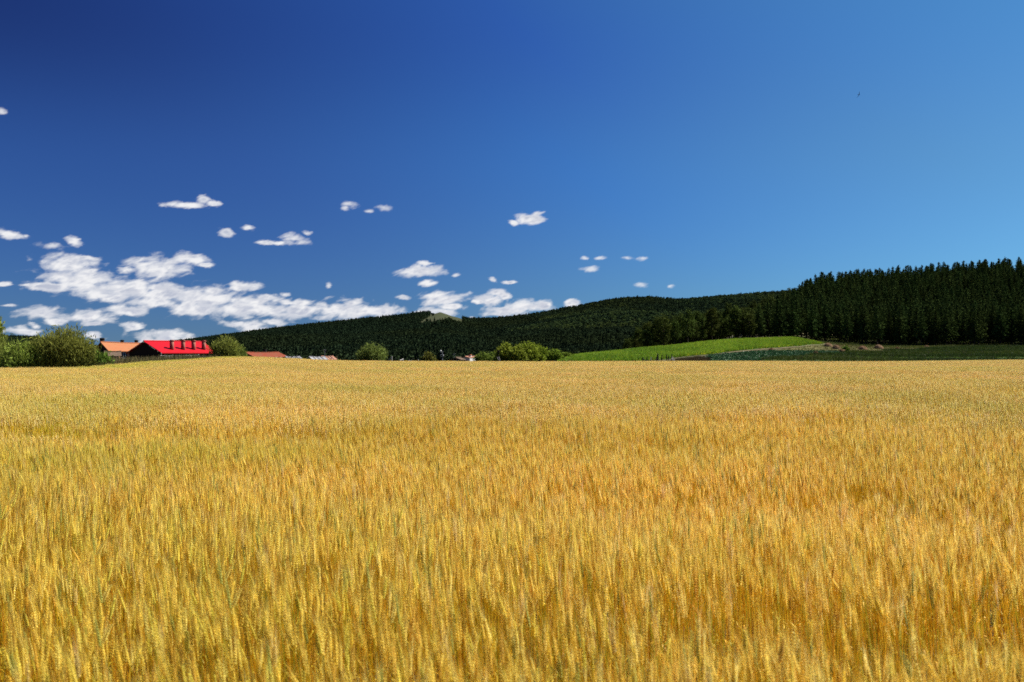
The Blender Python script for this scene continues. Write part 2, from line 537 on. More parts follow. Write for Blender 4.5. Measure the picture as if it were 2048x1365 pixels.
KN = np.array([60, 70, 80, 90, 100, 112, 125, 135, 145, 155, 165, 175, 185, 195, 205, 215, 228, 240, 250, 262, 275, 290, 310, 330, 350, 380, 430, 500, 600, 700, 900, 1500, 6000], float)
b_px = np.array(sorted(BACK), float)
_tab = []
for p in sorted(BACK):
    ed, ez = float(edge_d(p)), float(edge_z(p))
    prof = [(0, 0.0), (30, 0.0), (ed, ez)] + [q for q in BACK[p] if q[0] > ed + 3] + [(900, 0.0), (6000, -60.0)]
    _tab.append(pchip(KN, [q[0] for q in prof], [q[1] for q in prof]))
TAB = np.array(_tab)                            # [px, knot]


def ground_z(x, y):
    x, y = np.atleast_1d(np.asarray(x, float)), np.atleast_1d(np.asarray(y, float))
    yy = np.maximum(y, 1.0)
    px = np.clip(1024 + F * x / yy, -1500, 3600)
    px = np.where(y < 8, 1024, px)
    ed, ez = edge_d(px), edge_z(px)
    t = np.clip((yy - 30) / np.maximum(ed - 30, 1), 0, 1)
    zf = ez * t * t * (3 - 2 * t)
    col = pchip(px, b_px, TAB)                  # [n, knots]
    i = np.clip(np.searchsorted(KN, yy) - 1, 0, len(KN) - 2)
    f = np.clip((yy - KN[i]) / (KN[i + 1] - KN[i]), 0, 1)
    r = np.arange(len(yy))
    zb = col[r, i] * (1 - f) + col[r, i + 1] * f
    k = np.clip((yy - ed) / 4, 0, 1)
    und = 0.03 * np.sin(x * 0.21 + y * 0.05) * np.sin(y * 0.13 + 1) * np.clip(yy / 30, 0, 1) * np.clip((1 - (yy - 150) / 60), 0, 1)
    return zf * (1 - k) + zb * k + und


def at(px, d, z=None):
    x = (px - 1024) / F * d
    return np.array([x, d, float(ground_z(x, d)[0]) if z is None else z])


def hit(px, py, d0=None, d1=700.0):
    """distance along the column px at which the ground shows at row py"""
    d0 = float(edge_d(px)) + 4 if d0 is None else d0
    ds = np.arange(d0, d1, 0.5)
    z = ground_z((px - 1024) / F * ds, ds)
    rows = HOR - (z - EYE) / ds * F
    w = np.nonzero(rows <= py)[0]
    return float(ds[w[0]]) if len(w) else float(ds[np.argmin(rows)])


# ground sheet
ys = np.concatenate([[-4000, -1200, -300, -80, -20], np.arange(-8, 60, 3.0), np.arange(60, 300, 2.5), np.geomspace(300, 14000, 70)])
sx = np.sinh(np.linspace(-3.0, 3.0, 261)) / np.sinh(3.0)
mid = np.linspace(-0.62, 0.62, 320)
vs = []
cols = np.unique(np.concatenate([sx * 1.6, mid]))
cols = cols[np.concatenate([[True], np.diff(cols) > 1e-4])]
for y in ys:
    w = max(abs(y) if y > 0 else abs(y) + 200, 60 if y > 0 else 60) + 20
    x = cols * w * (1.0 if y > 0 else 3)
    vs.append(np.stack([x, np.full_like(x, y), ground_z(x, y + 0 * x)], 1))
vs = np.array(vs)
nr, nc = vs.shape[:2]
ii = (np.arange(nr - 1)[:, None] * nc + np.arange(nc - 1)[None]).ravel()
g = MB()
g.add(vs.reshape(-1, 3), np.stack([ii, ii + 1, ii + nc + 1, ii + nc], 1))
tag(g.build('ground', M['ground'], smooth=True), kind='structure')


def inside(poly, px, d):
    poly = np.asarray(poly, float)
    r = np.zeros(len(px), bool)
    j = len(poly) - 1
    for i in range(len(poly)):
        (xi, yi), (xj, yj) = poly[i], poly[j]
        c = ((yi > d) != (yj > d)) & (px < (xj - xi) * (d - yi) / ((yj - yi) or 1e-9) + xi)
        r ^= c
        j = i
    return r


def poly_xy_bounds(poly):
    p = np.asarray(poly, float)
    x = (p[:, 0] - 1024) / F * p[:, 1]
    return x.min() - 2, x.max() + 2, p[:, 1].min() - 1, p[:, 1].max() + 1


def grid_points(poly, step, jitter=0.45, row=None):
    x0, x1, y0, y1 = poly_xy_bounds(poly)
    gx, gy = np.meshgrid(np.arange(x0, x1, step), np.arange(y0, y1, row or step))
    gx, gy = gx.ravel(), gy.ravel()
    gx = gx + rng.uniform(-jitter, jitter, len(gx)) * step
    gy = gy + rng.uniform(-jitter, jitter, len(gy)) * (row or step)
    m = inside(poly, 1024 + F * gx / gy, gy)
    gx, gy = gx[m], gy[m]
    return np.stack([gx, gy, ground_z(gx, gy)], 1)


def sheet(name, poly, mat, lift, step=1.0):
    """a field laid on the terrain"""
    x0, x1, y0, y1 = poly_xy_bounds(poly)
    xs, ys_ = np.arange(x0, x1, step), np.arange(y0, y1, step)
    gx, gy = np.meshgrid(xs, ys_)
    n = len(xs)
    z = ground_z(gx.ravel(), gy.ravel()) + lift
    v = np.stack([gx.ravel(), gy.ravel(), z], 1)
    q = (np.arange(len(ys_) - 1)[:, None] * n + np.arange(n - 1)[None]).ravel()
    cx, cy = v[q, 0] + step / 2, v[q, 1] + step / 2
    q = q[inside(poly, 1024 + F * cx / cy, cy)]
    f = np.stack([q, q + 1, q + n + 1, q + n], 1)
    used, inv = np.unique(f, return_inverse=True)
    b = MB()
    b.add(v[used], inv.reshape(f.shape))
    return tag(b.build(name, mat, smooth=True), kind='structure')


# ------------------------------------------------------------------ scatter (stuff)
def scatter(name, pts, srcs, scale, rz, mat_kind='stuff', idx=None, tilt=None):
    """ONE object whose points carry copies of the source meshes"""
    n = len(pts)
    me = bpy.data.meshes.new(name)
    me.vertices.add(n)
    me.vertices.foreach_set('co', np.asarray(pts, np.float32).ravel())
    rot = np.zeros((n, 3), np.float32)
    rot[:, 2] = rz
    if tilt is not None:
        rot[:, :2] = tilt
    sc = np.broadcast_to(np.asarray(scale, np.float32).reshape(n if np.ndim(scale) else 1, -1), (n, 3)) if np.ndim(scale) != 2 else np.asarray(scale, np.float32)
    a = me.attributes.new('rot', 'FLOAT_VECTOR', 'POINT')
    a.data.foreach_set('vector', rot.ravel())
    a = me.attributes.new('scl', 'FLOAT_VECTOR', 'POINT')
    a.data.foreach_set('vector', np.ascontiguousarray(sc, np.float32).ravel())
    a = me.attributes.new('idx', 'INT', 'POINT')
    a.data.foreach_set('value', (rng.integers(0, len(srcs), n) if idx is None else idx).astype(np.int32))
    o = bpy.data.objects.new(name, me)
    C.objects.link(o)
    ng = bpy.data.node_groups.new(name, 'GeometryNodeTree')
    ng.interface.new_socket('Geometry', in_out='INPUT', socket_type='NodeSocketGeometry')
    ng.interface.new_socket('Geometry', in_out='OUTPUT', socket_type='NodeSocketGeometry')
    gi = ng.nodes.new('NodeGroupInput')
    go = ng.nodes.new('NodeGroupOutput')
    g2i = ng.nodes.new('GeometryNodeGeometryToInstance')
    for s in reversed(srcs):                                # the socket lists its links last first
        oi = ng.nodes.new('GeometryNodeObjectInfo')
        oi.inputs['Object'].default_value = s
        ng.links.new(oi.outputs['Geometry'], g2i.inputs[0])
    m2p = ng.nodes.new('GeometryNodeMeshToPoints')
    iop = ng.nodes.new('GeometryNodeInstanceOnPoints')
    iop.inputs['Pick Instance'].default_value = True

    def attr(nm, ty):
        k = ng.nodes.new('GeometryNodeInputNamedAttribute')
        k.data_type = ty
        k.inputs[0].default_value = nm
        return next(s for s in k.outputs if s.name == 'Attribute' and s.enabled)
    e2r = ng.nodes.new('FunctionNodeEulerToRotation')
    ng.links.new(attr('rot', 'FLOAT_VECTOR'), e2r.inputs[0])
    ng.links.new(gi.outputs[0], m2p.inputs[0])
    ng.links.new(m2p.outputs[0], iop.inputs['Points'])
    ng.links.new(g2i.outputs[0], iop.inputs['Instance'])
    ng.links.new(attr('idx', 'INT'), iop.inputs['Instance Index'])
    ng.links.new(e2r.outputs[0], iop.inputs['Rotation'])
    ng.links.new(attr('scl', 'FLOAT_VECTOR'), iop.inputs['Scale'])
    ng.links.new(iop.outputs[0], go.inputs[0])
    md = o.modifiers.new('scatter', 'NODES')
    md.node_group = ng
    return tag(o, kind='stuff')


def rand_unit(n):
    v = rng.normal(size=(n, 3))
    return v / np.linalg.norm(v, axis=1)[:, None]


# ------------------------------------------------------------------ distant hills
RIDGE = [(-1500, 690), (-300, 672), (0, 671), (65, 673), (150, 686), (220, 696), (290, 691), (330, 684.5), (400, 675), (450, 668.5), (520, 659), (600, 649.5),
         (700, 638.5), (800, 628.5), (845, 623), (868, 621.5), (890, 627), (915, 634.5), (965, 635.5), (1050, 628.5), (1150, 611), (1250, 594.5), (1300, 592.5), (1350, 596.5),
         (1450, 589.5), (1580, 580.5), (1750, 575), (2048, 575), (3600, 600)]
r_px = np.array([r[0] for r in RIDGE], float)
r_py = np.array([r[1] for r in RIDGE], float)
HD0, HD1 = 700.0, 2000.0
TREE_H = 6.5


def hill_z(px, d):
    bare = np.clip((px - 868) / 8, 0, 1) * np.clip((935 - px) / 20, 0, 1)
    zr = EYE + (HOR - pchip(px, r_px, r_py)) / F * HD1 - TREE_H * (1 - bare * 0.9)
    t = np.clip((d - HD0) / (HD1 - HD0), 0, 1)
    s = 0.35 * t + 0.65 * t ** 1.9
    z = -2 + (zr + 2) * s
    amp = 20 * np.clip((px - 980) / 380, 0, 1) * np.clip((2200 - px) / 300, 0, 1)
    dl = 1380 - (px - 1300) * 0.25
    z = z + amp * np.exp(-((d - dl) / 130.0) ** 2)
    x = (px - 1024) / F * d
    und = (np.sin(x * 0.011 + d * 0.004) * np.sin(d * 0.009 - x * 0.003) * 4 + np.sin(x * 0.027 + 1.3) * np.sin(d * 0.021) * 1.5)
    z = z + und * np.clip(t * 3, 0, 1) * np.clip((0.97 - t) * 8, 0, 1)
    back = np.clip((d - HD1) / 1500, 0, 1)
    return z * (1 - back * back * (3 - 2 * back)) - 20 * back


hp = np.arange(-1400, 3000, 12.0)
hd = np.concatenate([np.arange(HD0 - 40, 2100, 14.0), np.arange(2100, 3600, 80.0)])
PXg, Dg = np.meshgrid(hp, hd)
HZ = hill_z(PXg.ravel(), Dg.ravel())
HZ = np.where(Dg.ravel() < HD0, -6, HZ)
hv = np.stack([(PXg.ravel() - 1024) / F * Dg.ravel(), Dg.ravel(), HZ], 1)
n = len(hp)
ii = (np.arange(len(hd) - 1)[:, None] * n + np.arange(n - 1)[None]).ravel()
g = MB()
g.add(hv, np.stack([ii, ii + 1, ii + n + 1, ii + n], 1))
tag(g.build('hills', M['hill'], smooth=True), kind='structure')


def far_tree(seed, kind, tone=(1, 1, 1)):
    r = np.random.default_rng(seed)
    b = MB()
    H = 10.0
    k = 170
    if kind == 'cone':
        t = r.uniform(0, 1, k) ** 0.8
        a = r.uniform(0, 6.283, k)
        rr = 2.6 * (1 - t) ** 0.8 * r.uniform(0.6, 1, k)
        c = np.stack([rr * np.cos(a), rr * np.sin(a), 1 + t * (H - 1)], 1)
        d = np.stack([np.cos(a), np.sin(a), -0.3 + 0 * a], 1) + r.normal(0, .4, (k, 3))
        ln, wd = 1.6 * (1 - t * .5), 1.0 * (1 - t * .4)
    else:
        v = r.normal(size=(k, 3))
        v /= np.linalg.norm(v, axis=1)[:, None]
        c = v * np.array([3.8, 3.8, 3.2]) * r.uniform(.65, 1.05, (k, 1)) + np.array([0, 0, 5.2])
        d = np.cross(v, r.normal(size=(k, 3)))
        ln, wd = 1.7, 1.25
    col = r.uniform(.85, 1.15, (k, 1)) * np.asarray(tone)
    b.cards(c, d, r.normal(size=(k, 3)), ln, wd, col)
    # solid heart so that the wood reads as closed
    a = np.linspace(0, 6.283, 7)[:-1]
    if kind == 'cone':
        ring = np.stack([1.7 * np.cos(a), 1.7 * np.sin(a), 0 * a + 1], 1)
        b.add(np.vstack([ring, [[0, 0, H * .92]]]), [[j, (j + 1) % 6, 6] for j in range(6)], (1, 1, 1))
    else:
        r1 = np.stack([3.0 * np.cos(a), 3.0 * np.sin(a), 0 * a + 4], 1)
        r0 = np.stack([1.6 * np.cos(a), 1.6 * np.sin(a), 0 * a + .5], 1)
        b.add(np.vstack([r0, r1, [[0, 0, 8.0]]]), [[j, (j + 1) % 6, 6 + (j + 1) % 6] for j in range(6)], (1, 1, 1))
        b.add(np.vstack([r1, [[0, 0, 8.0]]]), [[j, (j + 1) % 6, 6] for j in range(6)], (1, 1, 1))
    return b.build('hill_tree', M['farleaf'], link=False)


far_src = [far_tree(1, 'cone'), far_tree(2, 'round'), far_tree(3, 'round'), far_tree(4, 'cone'), far_tree(5, 'round', (2.2, 1.95, 1.25)), far_tree(6, 'round', (1.8, 1.75, 1.5))]
pp, dd = [], []
step = 5.8
for d in np.arange(HD0 + 5, 2080, step):
    px0, px1 = -520, 1720
    xs = np.arange((px0 - 1024) / F * d, (px1 - 1024) / F * d, step)
    pp.append(xs + rng.uniform(-.45, .45, len(xs)) * step)
    dd.append(d + rng.uniform(-.45, .45, len(xs)) * step)
hx, hy = np.concatenate(pp), np.concatenate(dd)
hpx = 1024 + F * hx / hy
hz = hill_z(hpx, hy)
hpy = HOR - (hz - EYE) / hy * F
KNOB = [(836, 650), (846, 641), (858, 634), (868, 614), (882, 614), (930, 628), (908, 639), (884, 646), (866, 650)]
CLEAR = [(868, 693), (876, 684), (898, 678.5), (903, 681), (886, 686), (880, 693)]
keep = ~(inside(KNOB, hpx, hpy) & (rng.uniform(size=len(hx)) > 0.08)) & ~inside(CLEAR, hpx, hpy)
keep &= ~((hpx > 872) & (hpx < 925) & (hy > 1750))
hx, hy, hz = hx[keep], hy[keep], hz[keep]
for d in np.arange(440, HD0 + 5, 5.5):                       # the low wood at the foot of the hills
    xs = np.arange((-520 - 1024) / F * d, (1340 - 1024) / F * d, 5.5)
    xs = xs + rng.uniform(-2.8, 2.8, len(xs))
    yy = d + rng.uniform(-2.8, 2.8, len(xs))
    hx, hy, hz = np.concatenate([hx, xs]), np.concatenate([hy, yy]), np.concatenate([hz, ground_z(xs, yy) - 3.0])
sc = rng.uniform(.62, .92, len(hx))
hpx = 1024 + F * hx / hy
spur = np.abs(hy - (1360 - (hpx - 1300) * .25)) < 75 + 40 * np.sin(hx * .013)
pale_w = (hpx > 1010) & ((spur & (rng.uniform(size=len(hx)) < .75)) | ((hy > 1640) & (hpx > 1080) & (rng.uniform(size=len(hx)) < .35 + .3 * np.sin(hx * .01 + hy * .008))))
h_idx = np.where(pale_w, rng.integers(4, 6, len(hx)), rng.integers(0, 4, len(hx)))
scatter('hillside_forest', np.stack([hx, hy, hz - .3], 1), far_src, np.stack([sc, sc, sc * rng.uniform(.85, 1.15, len(hx))], 1), rng.uniform(0, 6.28, len(hx)), idx=h_idx)

# ------------------------------------------------------------------ fields on the slope behind the wheat
def poly(*p):
    """corners as (px, row) or, where the wheat hides them, (px, -distance)"""
    return [(a, -b if b < 0 else hit(a, b)) for a, b in p]


GREEN = poly((1120, -156), (1135, 716), (1145, 714.2), (1200, 708.8), (1300, 698), (1400, 687), (1450, 682.5), (1500, 680), (1560, 678), (1610, 681), (1645, 688.5),
             (1600, 692.5), (1560, 695.5), (1500, 700), (1450, 705), (1405, 710.5), (1340, 717), (1342, -166), (1300, -161), (1200, -157))
CABB = poly((1412, 713.5), (1450, 709.5), (1500, 705.5), (1560, 703.5), (1640, 703.8), (1690, 704.2), (1680, 707), (1620, 711), (1560, -167), (1500, -158), (1420, -154))
MEAD = poly((1552, 701.5), (1600, 696), (1648, 690.5), (1700, 690), (1740, 695.5), (1800, 696), (1860, 695.6), (1850, 698), (1780, 700.5), (1740, 703), (1690, 703.6), (1640, 703.2), (1560, 703.0))
DARK = poly((1500, -160), (1560, -169), (1620, 712), (1690, 706), (1745, 704.2), (1790, 701.5), (1860, 698.6), (1930, 695.5), (2048, 692.5), (2300, 692), (2300, -163), (2048, -162), (1850, -158), (1700, -156), (1540, -154))
PATH = poly((1408, 712.4), (1452, 706.6), (1502, 701.8), (1562, 697.2), (1602, 694), (1604, 695.2), (1562, 698.4), (1502, 703.1), (1452, 707.8), (1412, 713.5))
sheet('green_field', GREEN, M['green_field'], 0.06)
sheet('cabbage_field', CABB, M['cabbage_soil'], 0.06)
sheet('mown_meadow', MEAD, M['meadow'], 0.06)
sheet('dark_grass_slope', DARK, M['dkgrass'], 0.05)
sheet('dirt_path', PATH, M['path'], 0.09, 0.4)


def tuft(seed, n, h, spread, lean, wd, cols, mat, name):
    """a tuft of leaf blades or leafy stalks about its own root"""
    r = np.random.default_rng(seed)
    b = MB()
    a = r.uniform(0, 6.283, n)
    base = np.stack([np.cos(a), np.sin(a), 0 * a], 1) * (r.uniform(0, 1, (n, 1)) ** .5) * spread
    d = np.stack([np.cos(a) * lean, np.sin(a) * lean, np.ones(n)], 1) + r.normal(0, .18, (n, 3))
    d /= np.linalg.norm(d, axis=1)[:, None]
    L = h * r.uniform(.6, 1.1, n)
    c = base + d * L[:, None] / 2
    cl = np.asarray(cols)[r.integers(0, len(cols), n)] * r.uniform(.8, 1.2, (n, 1))
    b.cards(c, d, r.normal(size=(n, 3)), L, wd * r.uniform(.7, 1.3, n), cl)
    return b.build(name, mat, link=False)


GC = [(.26, .44, .034), (.31, .47, .036), (.21, .38, .030), (.42, .47, .036)]
crop_src = [tuft(20 + i, 26, .55, .34, .35, .13, GC, M['crop'], 'crop_tuft') for i in range(4)]
p = grid_points(GREEN, .62)
scatter('green_crop', p, crop_src, rng.uniform(.8, 1.25, len(p)), rng.uniform(0, 6.28, len(p)))
CC = [(.065, .17, .062), (.085, .20, .08), (.05, .13, .05)]
cab_src = [tuft(30 + i, 16, .42, .12, 1.0, .26, CC, M['cabbage'], 'cabbage_plant') for i in range(4)]
p = grid_points(CABB, .62)
scatter('cabbage_crop', p, cab_src, rng.uniform(.8, 1.25, len(p)), rng.uniform(0, 6.28, len(p)))
DG = [(.055, .095, .012), (.075, .12, .018), (.045, .075, .012), (.11, .14, .034)]
MGR = [(.15, .29, .03), (.19, .32, .04), (.12, .23, .025), (.25, .29, .06)]
HRB = [(.10, .12, .04), (.13, .12, .05), (.07, .10, .03)]
dg_src = ([tuft(40 + i, 34, .75, .40, .35, .07, DG, M['grassblade'], 'grass_tuft') for i in range(4)] + [tuft(44 + i, 34, .5, .40, .45, .07, MGR, M['grassblade'], 'grass_tuft') for i in range(3)]
          + [tuft(47 + i, 24, 1.0, .3, .25, .05, HRB, M['grassblade'], 'grass_tuft') for i in range(2)])
p = grid_points(DARK, .75)
# terraces: ranker grass along the banks
bank = np.sin((p[:, 1] + p[:, 0] * 0.10) * 0.34) > 0.35
di = np.where(bank, rng.integers(0, 4, len(p)), np.where(rng.uniform(size=len(p)) < .6, rng.integers(4, 7, len(p)), rng.integers(0, 4, len(p))))
di = np.where(rng.uniform(size=len(p)) < np.where(p[:, 1] < 176, .10, .05), rng.integers(7, 9, len(p)), di)
scatter('dark_grass', p, dg_src, rng.uniform(.55, 1.0, len(p)) * np.where(bank, 1.05, 0.62), rng.uniform(0, 6.28, len(p)), idx=di)
MG = [(.24, .20, .07), (.18, .18, .05), (.12, .15, .035)]
mg_src = [tuft(50 + i, 20, .22, .35, .6, .05, MG, M['weed'], 'stubble_tuft') for i in range(3)]
p = grid_points(MEAD, .9)
scatter('meadow_stubble', p, mg_src, rng.uniform(.7, 1.4, len(p)), rng.uniform(0, 6.28, len(p)))
# lit grass and scrub under and in front of the wood
FG = [(.10, .14, .025), (.07, .11, .02), (.14, .16, .04)]
fg_src = [tuft(60 + i, 24, .45, .38, .5, .07, FG, M['grassblade'], 'wood_grass_tuft') for i in range(3)]
p = grid_points([(1600, 272), (1650, 262), (1700, 258), (1860, 246), (2060, 248), (2200, 250), (2200, 300), (2060, 310), (1640, 310)], 1.0)
scatter('woodland_grass', p, fg_src, rng.uniform(.6, 1.3, len(p)), rng.uniform(0, 6.28, len(p)))
# reddish dry scrub by the broken fence
RS = [(.13, .085, .035), (.10, .06, .028), (.09, .09, .03)]
rs_src = [tuft(70 + i, 40, .9, .35, .3, .035, RS, M['weed'], 'scrub_tuft') for i in range(3)]
p = grid_points([(1338, 152), (1352, 158), (1400, 164), (1418, 160), (1415, 154)], .45)
scatter('dry_scrub', p, rs_src, rng.uniform(.55, .95, len(p)), rng.uniform(0, 6.28, len(p)))
# tall weeds between the wheat and the red-roofed houses
WD = [(.24, .20, .075), (.17, .17, .055), (.28, .21, .11), (.20, .14, .07), (.13, .16, .045)]
wd_src = [tuft(80 + i, 46, 1.05, .35, .22, .035, WD, M['weed'], 'weed_tuft') for i in range(4)]
p = grid_points([(205, 76), (218, 77), (300, 95), (400, 111), (440, 116), (430, 122), (300, 115), (200, 112), (195, 90)], .5)
scatter('tall_weeds', p, wd_src, rng.uniform(.8, 1.5, len(p)), rng.uniform(0, 6.28, len(p)))
# low green growth on the wheat's far headland
p = grid_points([(440, 116), (540, 127), (700, 138), (860, 142), (1145, 146), (1145, 160), (860, 156), (560, 142), (440, 126)], .8)
scatter('headland_weeds', p, wd_src, rng.uniform(.3, .75, len(p)), rng.uniform(0, 6.28, len(p)))

# ------------------------------------------------------------------ the wheat
EARC = np.array([(.88, .73, .18), (.82, .64, .12), (.91, .79, .27), (.70, .48, .085), (.86, .75, .15), (.74, .70, .15)])
STEMC = np.array([(.76, .54, .05), (.68, .53, .05), (.74, .44, .04), (.44, .45, .05)])
OCT = np.array([[0, 0, -.5], [.5, 0, -.1], [0, .5, -.1], [-.5, 0, -.1], [0, -.5, -.1], [0, 0, .5]])
OCTF = np.array([[0, 2, 1], [0, 3, 2], [0, 4, 3], [0, 1, 4], [1, 2, 5], [2, 3, 5], [3, 4, 5], [4, 1, 5]])


def frames(d, r):
    d = d / np.linalg.norm(d, axis=1)[:, None]
    u = np.cross(d, r.normal(size=d.shape))
    u /= np.linalg.norm(u, axis=1)[:, None]
    return d, u, np.cross(d, u)


def octs(b, c, d, u, w, ln, wu, ww, col):
    """elongated grains"""
    n = len(c)
    v = (c[:, None] + OCT[None, :, 0:1] * u[:, None] * np.reshape(wu, (-1, 1, 1)) + OCT[None, :, 1:2] * w[:, None] * np.reshape(ww, (-1, 1, 1))
         + OCT[None, :, 2:3] * d[:, None] * np.reshape(ln, (-1, 1, 1)))
    f = (np.arange(n)[:, None, None] * 6 + OCTF[None]).reshape(-1, 3)
    b.add(v.reshape(-1, 3), f, np.repeat(col, 6, axis=0))


def awns(b, c, d, w, ln, wd, col):
    n = len(c)
    v = np.stack([c - w * wd / 2, c + w * wd / 2, c + d * np.reshape(ln, (-1, 1))], 1)
    b.add(v.reshape(-1, 3), np.arange(n * 3).reshape(-1, 3), np.repeat(col, 3, axis=0), 1)


def strips(b, pts, side, wd, col):
    """ribbons through pts [n, k, 3]"""
    n, k, _ = pts.shape
    wd = np.asarray(wd, float).reshape(1, k, 1) if np.ndim(wd) == 1 else np.asarray(wd, float).reshape(n, k, 1)
    v = np.stack([pts - side[:, None] * wd / 2, pts + side[:, None] * wd / 2], 2).reshape(-1, 3)
    q = np.arange(k - 1)
    f = np.stack([q * 2, q * 2 + 1, q * 2 + 3, q * 2 + 2], 1)
    f = (np.arange(n)[:, None, None] * k * 2 + f[None]).reshape(-1, 4)
    b.add(v, f, np.repeat(col, k * 2, axis=0))


def wheat_patch(seed, size, dens, lod, unripe=False):
    r = np.random.default_rng(seed)
    n = int(size * size * dens)
    b = MB()
    pos = r.uniform(-size / 2, size / 2, (n, 2))
    # drilled rows run nearly along the view
    row = .15
    pos[:, 0] = np.round(pos[:, 0] / row) * row + r.normal(0, .035, n)
    # tillers stand in loose clumps of unequal height, with gaps between
    cl = np.zeros(n)
    for i in range(9):
        k = r.normal(size=2) * 2 * np.pi / r.uniform(.22, .6)
        cl += np.sin(pos @ k + r.uniform(0, 6.28))
    cl /= 9 ** .5
    amp = (1.1, .8)[lod]
    h = np.clip(r.normal(.765, .045, n) + .065 * amp * cl, .52, .93)
    h = np.where(r.uniform(size=n) < .12, h * r.uniform(.7, .95, n), h)
    keep_ = (cl > -1.15) | (r.uniform(size=n) > .7 * amp)
    pos, h, n = pos[keep_], h[keep_], int(keep_.sum())
    a = r.normal(0, .9, n)
    lean = np.stack([-np.cos(a), np.sin(a)], 1) * np.abs(r.normal(.048, .035, (n, 1))) + r.normal(0, .02, (n, 2))
    tt = np.array([0, .45, .8, 1.0])
    pts = np.zeros((n, 4, 3))
    pts[:, :, :2] = pos[:, None] + lean[:, None] * (tt ** 2)[None, :, None]
    pts[:, :, 2] = h[:, None] * tt[None]
    ec = EARC[r.choice(len(EARC), n, p=[.26, .24, .14, .14, .14, .08])] * r.uniform(.88, 1.12, (n, 1))
    pale = r.uniform(size=n) < .012
    ec[pale] = np.array([.80, .66, .32])
    green = r.uniform(size=n) < .03
    ec[green] = np.array([.42, .44, .12])
    scl = STEMC[r.choice(4, n, p=[.36, .28, .22, .14])] * r.uniform(.8, 1.15, (n, 1))
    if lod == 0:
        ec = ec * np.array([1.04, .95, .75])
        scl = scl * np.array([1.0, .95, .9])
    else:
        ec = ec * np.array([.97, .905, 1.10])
    if unripe:
        ec = ec * np.array([.88, 1.0, .62])
        scl = scl * np.array([.78, 1.0, .8])
    d0 = np.zeros((n, 3))
    d0[:, :2] = lean * 1.6 + r.normal(0, .10, (n, 2))
    d0[:, 2] = 1
    nod = r.uniform(size=n) < .06
    d0[nod, :2] *= 3.0
    d, u, w = frames(d0, r)
    L = r.uniform(.070, .100, n)
    top = pts[:, -1]
    if lod == 0:
        side = frames(np.tile([0., 0, 1], (n, 1)), r)[1]
        strips(b, pts, side, [.0042, .0038, .003, .0024], scl)
        strips(b, pts, np.cross(side, [0, 0, 1.]), [.0042, .0038, .003, .0024], scl)
        for lf in range(1):                                  # dry flag leaves
            z0 = r.uniform(.30, .62, n) * h
            an = r.uniform(0, 6.283, n)
            out = np.stack([np.cos(an), np.sin(an), 0 * an], 1)
            t = np.linspace(0, 1, 5)
            ll = r.uniform(.12, .24, n)
            f0 = z0 / h
            root = np.concatenate([pos + lean * (f0 ** 2)[:, None], z0[:, None]], 1)
            q = root[:, None] + out[:, None] * (ll[:, None] * t)[:, :, None] * .65
            q[:, :, 2] += ll[:, None] * (t * 1.0 - t ** 2 * r.uniform(.6, 1.6, (n, 1)))
            strips(b, q, np.cross(out, [0, 0, 1.]), [.003, .007, .007, .004, .001], scl * r.uniform(.8, 1.15, (n, 1)))
        k = 9
        for i in range(k):
            f = (i + .5) / k
            for s in (-1, 1):
                ff = f + s * .25 / k
                wid = math.sin(min(1, ff * 1.1 + .18) * 2.7) * .5 + .55
                c = top + d * (L * ff)[:, None] + u * (s * .0040 * wid)
                dd = d + u * s * .38
                dd /= np.linalg.norm(dd, axis=1)[:, None]
                octs(b, c, dd, u, w, np.full(n, .0150) * wid, np.full(n, .0066) * wid, np.full(n, .0082) * wid, ec * r.uniform(.82, 1.18, (n, 1)))
                for aw in (w,):
                    ad = d + u * s * r.uniform(.02, .30, (n, 1)) + w * r.normal(0, .18, (n, 1))
                    ad /= np.linalg.norm(ad, axis=1)[:, None]
                    awns(b, c + dd * .006, ad, aw, r.uniform(.055, .085, n), .0009, np.minimum(ec * np.array([1.06, 1.05, 1.55]), .95))
    else:
        side = frames(np.tile([0., 0, 1], (n, 1)), r)[1]
        strips(b, pts, side, [.006, .005, .0042, .004], scl)
        z0 = r.uniform(.4, .75, n) * h
        an = r.uniform(0, 6.283, n)
        out = np.stack([np.cos(an), np.sin(an), 0 * an], 1)
        t = np.linspace(0, 1, 3)
        ll = r.uniform(.12, .22, n)
        root = np.concatenate([pos + lean * ((z0 / h) ** 2)[:, None], z0[:, None]], 1)
        q = root[:, None] + out[:, None] * (ll[:, None] * t)[:, :, None] * .6
        q[:, :, 2] += ll[:, None] * (t - t ** 2 * r.uniform(.6, 1.5, (n, 1)))
        strips(b, q, np.cross(out, [0, 0, 1.]), [.005, .007, .002], scl * r.uniform(.8, 1.15, (n, 1)))
        for i in range(4):
            f = (i + .5) / 4
            s = 1 if i % 2 else -1
            wid = (1.0, 1.15, 1.0, .75)[i]
            octs(b, top + d * (L * f)[:, None] + u * s * .002, d, u, w, L * .36, np.full(n, .0140 * wid), np.full(n, .0110 * wid), ec * r.uniform(.88, 1.12, (n, 1)))
        for i in range(1, 9, 2):
            ad = d + u * r.normal(0, .2, (n, 1)) + w * r.normal(0, .2, (n, 1))
            ad /= np.linalg.norm(ad, axis=1)[:, None]
            awns(b, top + d * (L * (.2 + .085 * i))[:, None], ad, w if i % 2 else u, r.uniform(.055, .085, n), .0016, np.minimum(ec * np.array([1.15, 1.14, 1.8]), .95))
    return b.build('wheat_patch', [M['wheat'], M['awn']], link=False)


def lowfreq(x, y, s, seed):
    r = np.random.default_rng(seed)
    v = np.zeros_like(x)
    for i in range(7):
        k = r.normal(size=2) / s * np.array([1, 1.5])
        v += np.sin(x * k[0] + y * k[1] + r.uniform(0, 6.28))
    return v / 7 ** .5


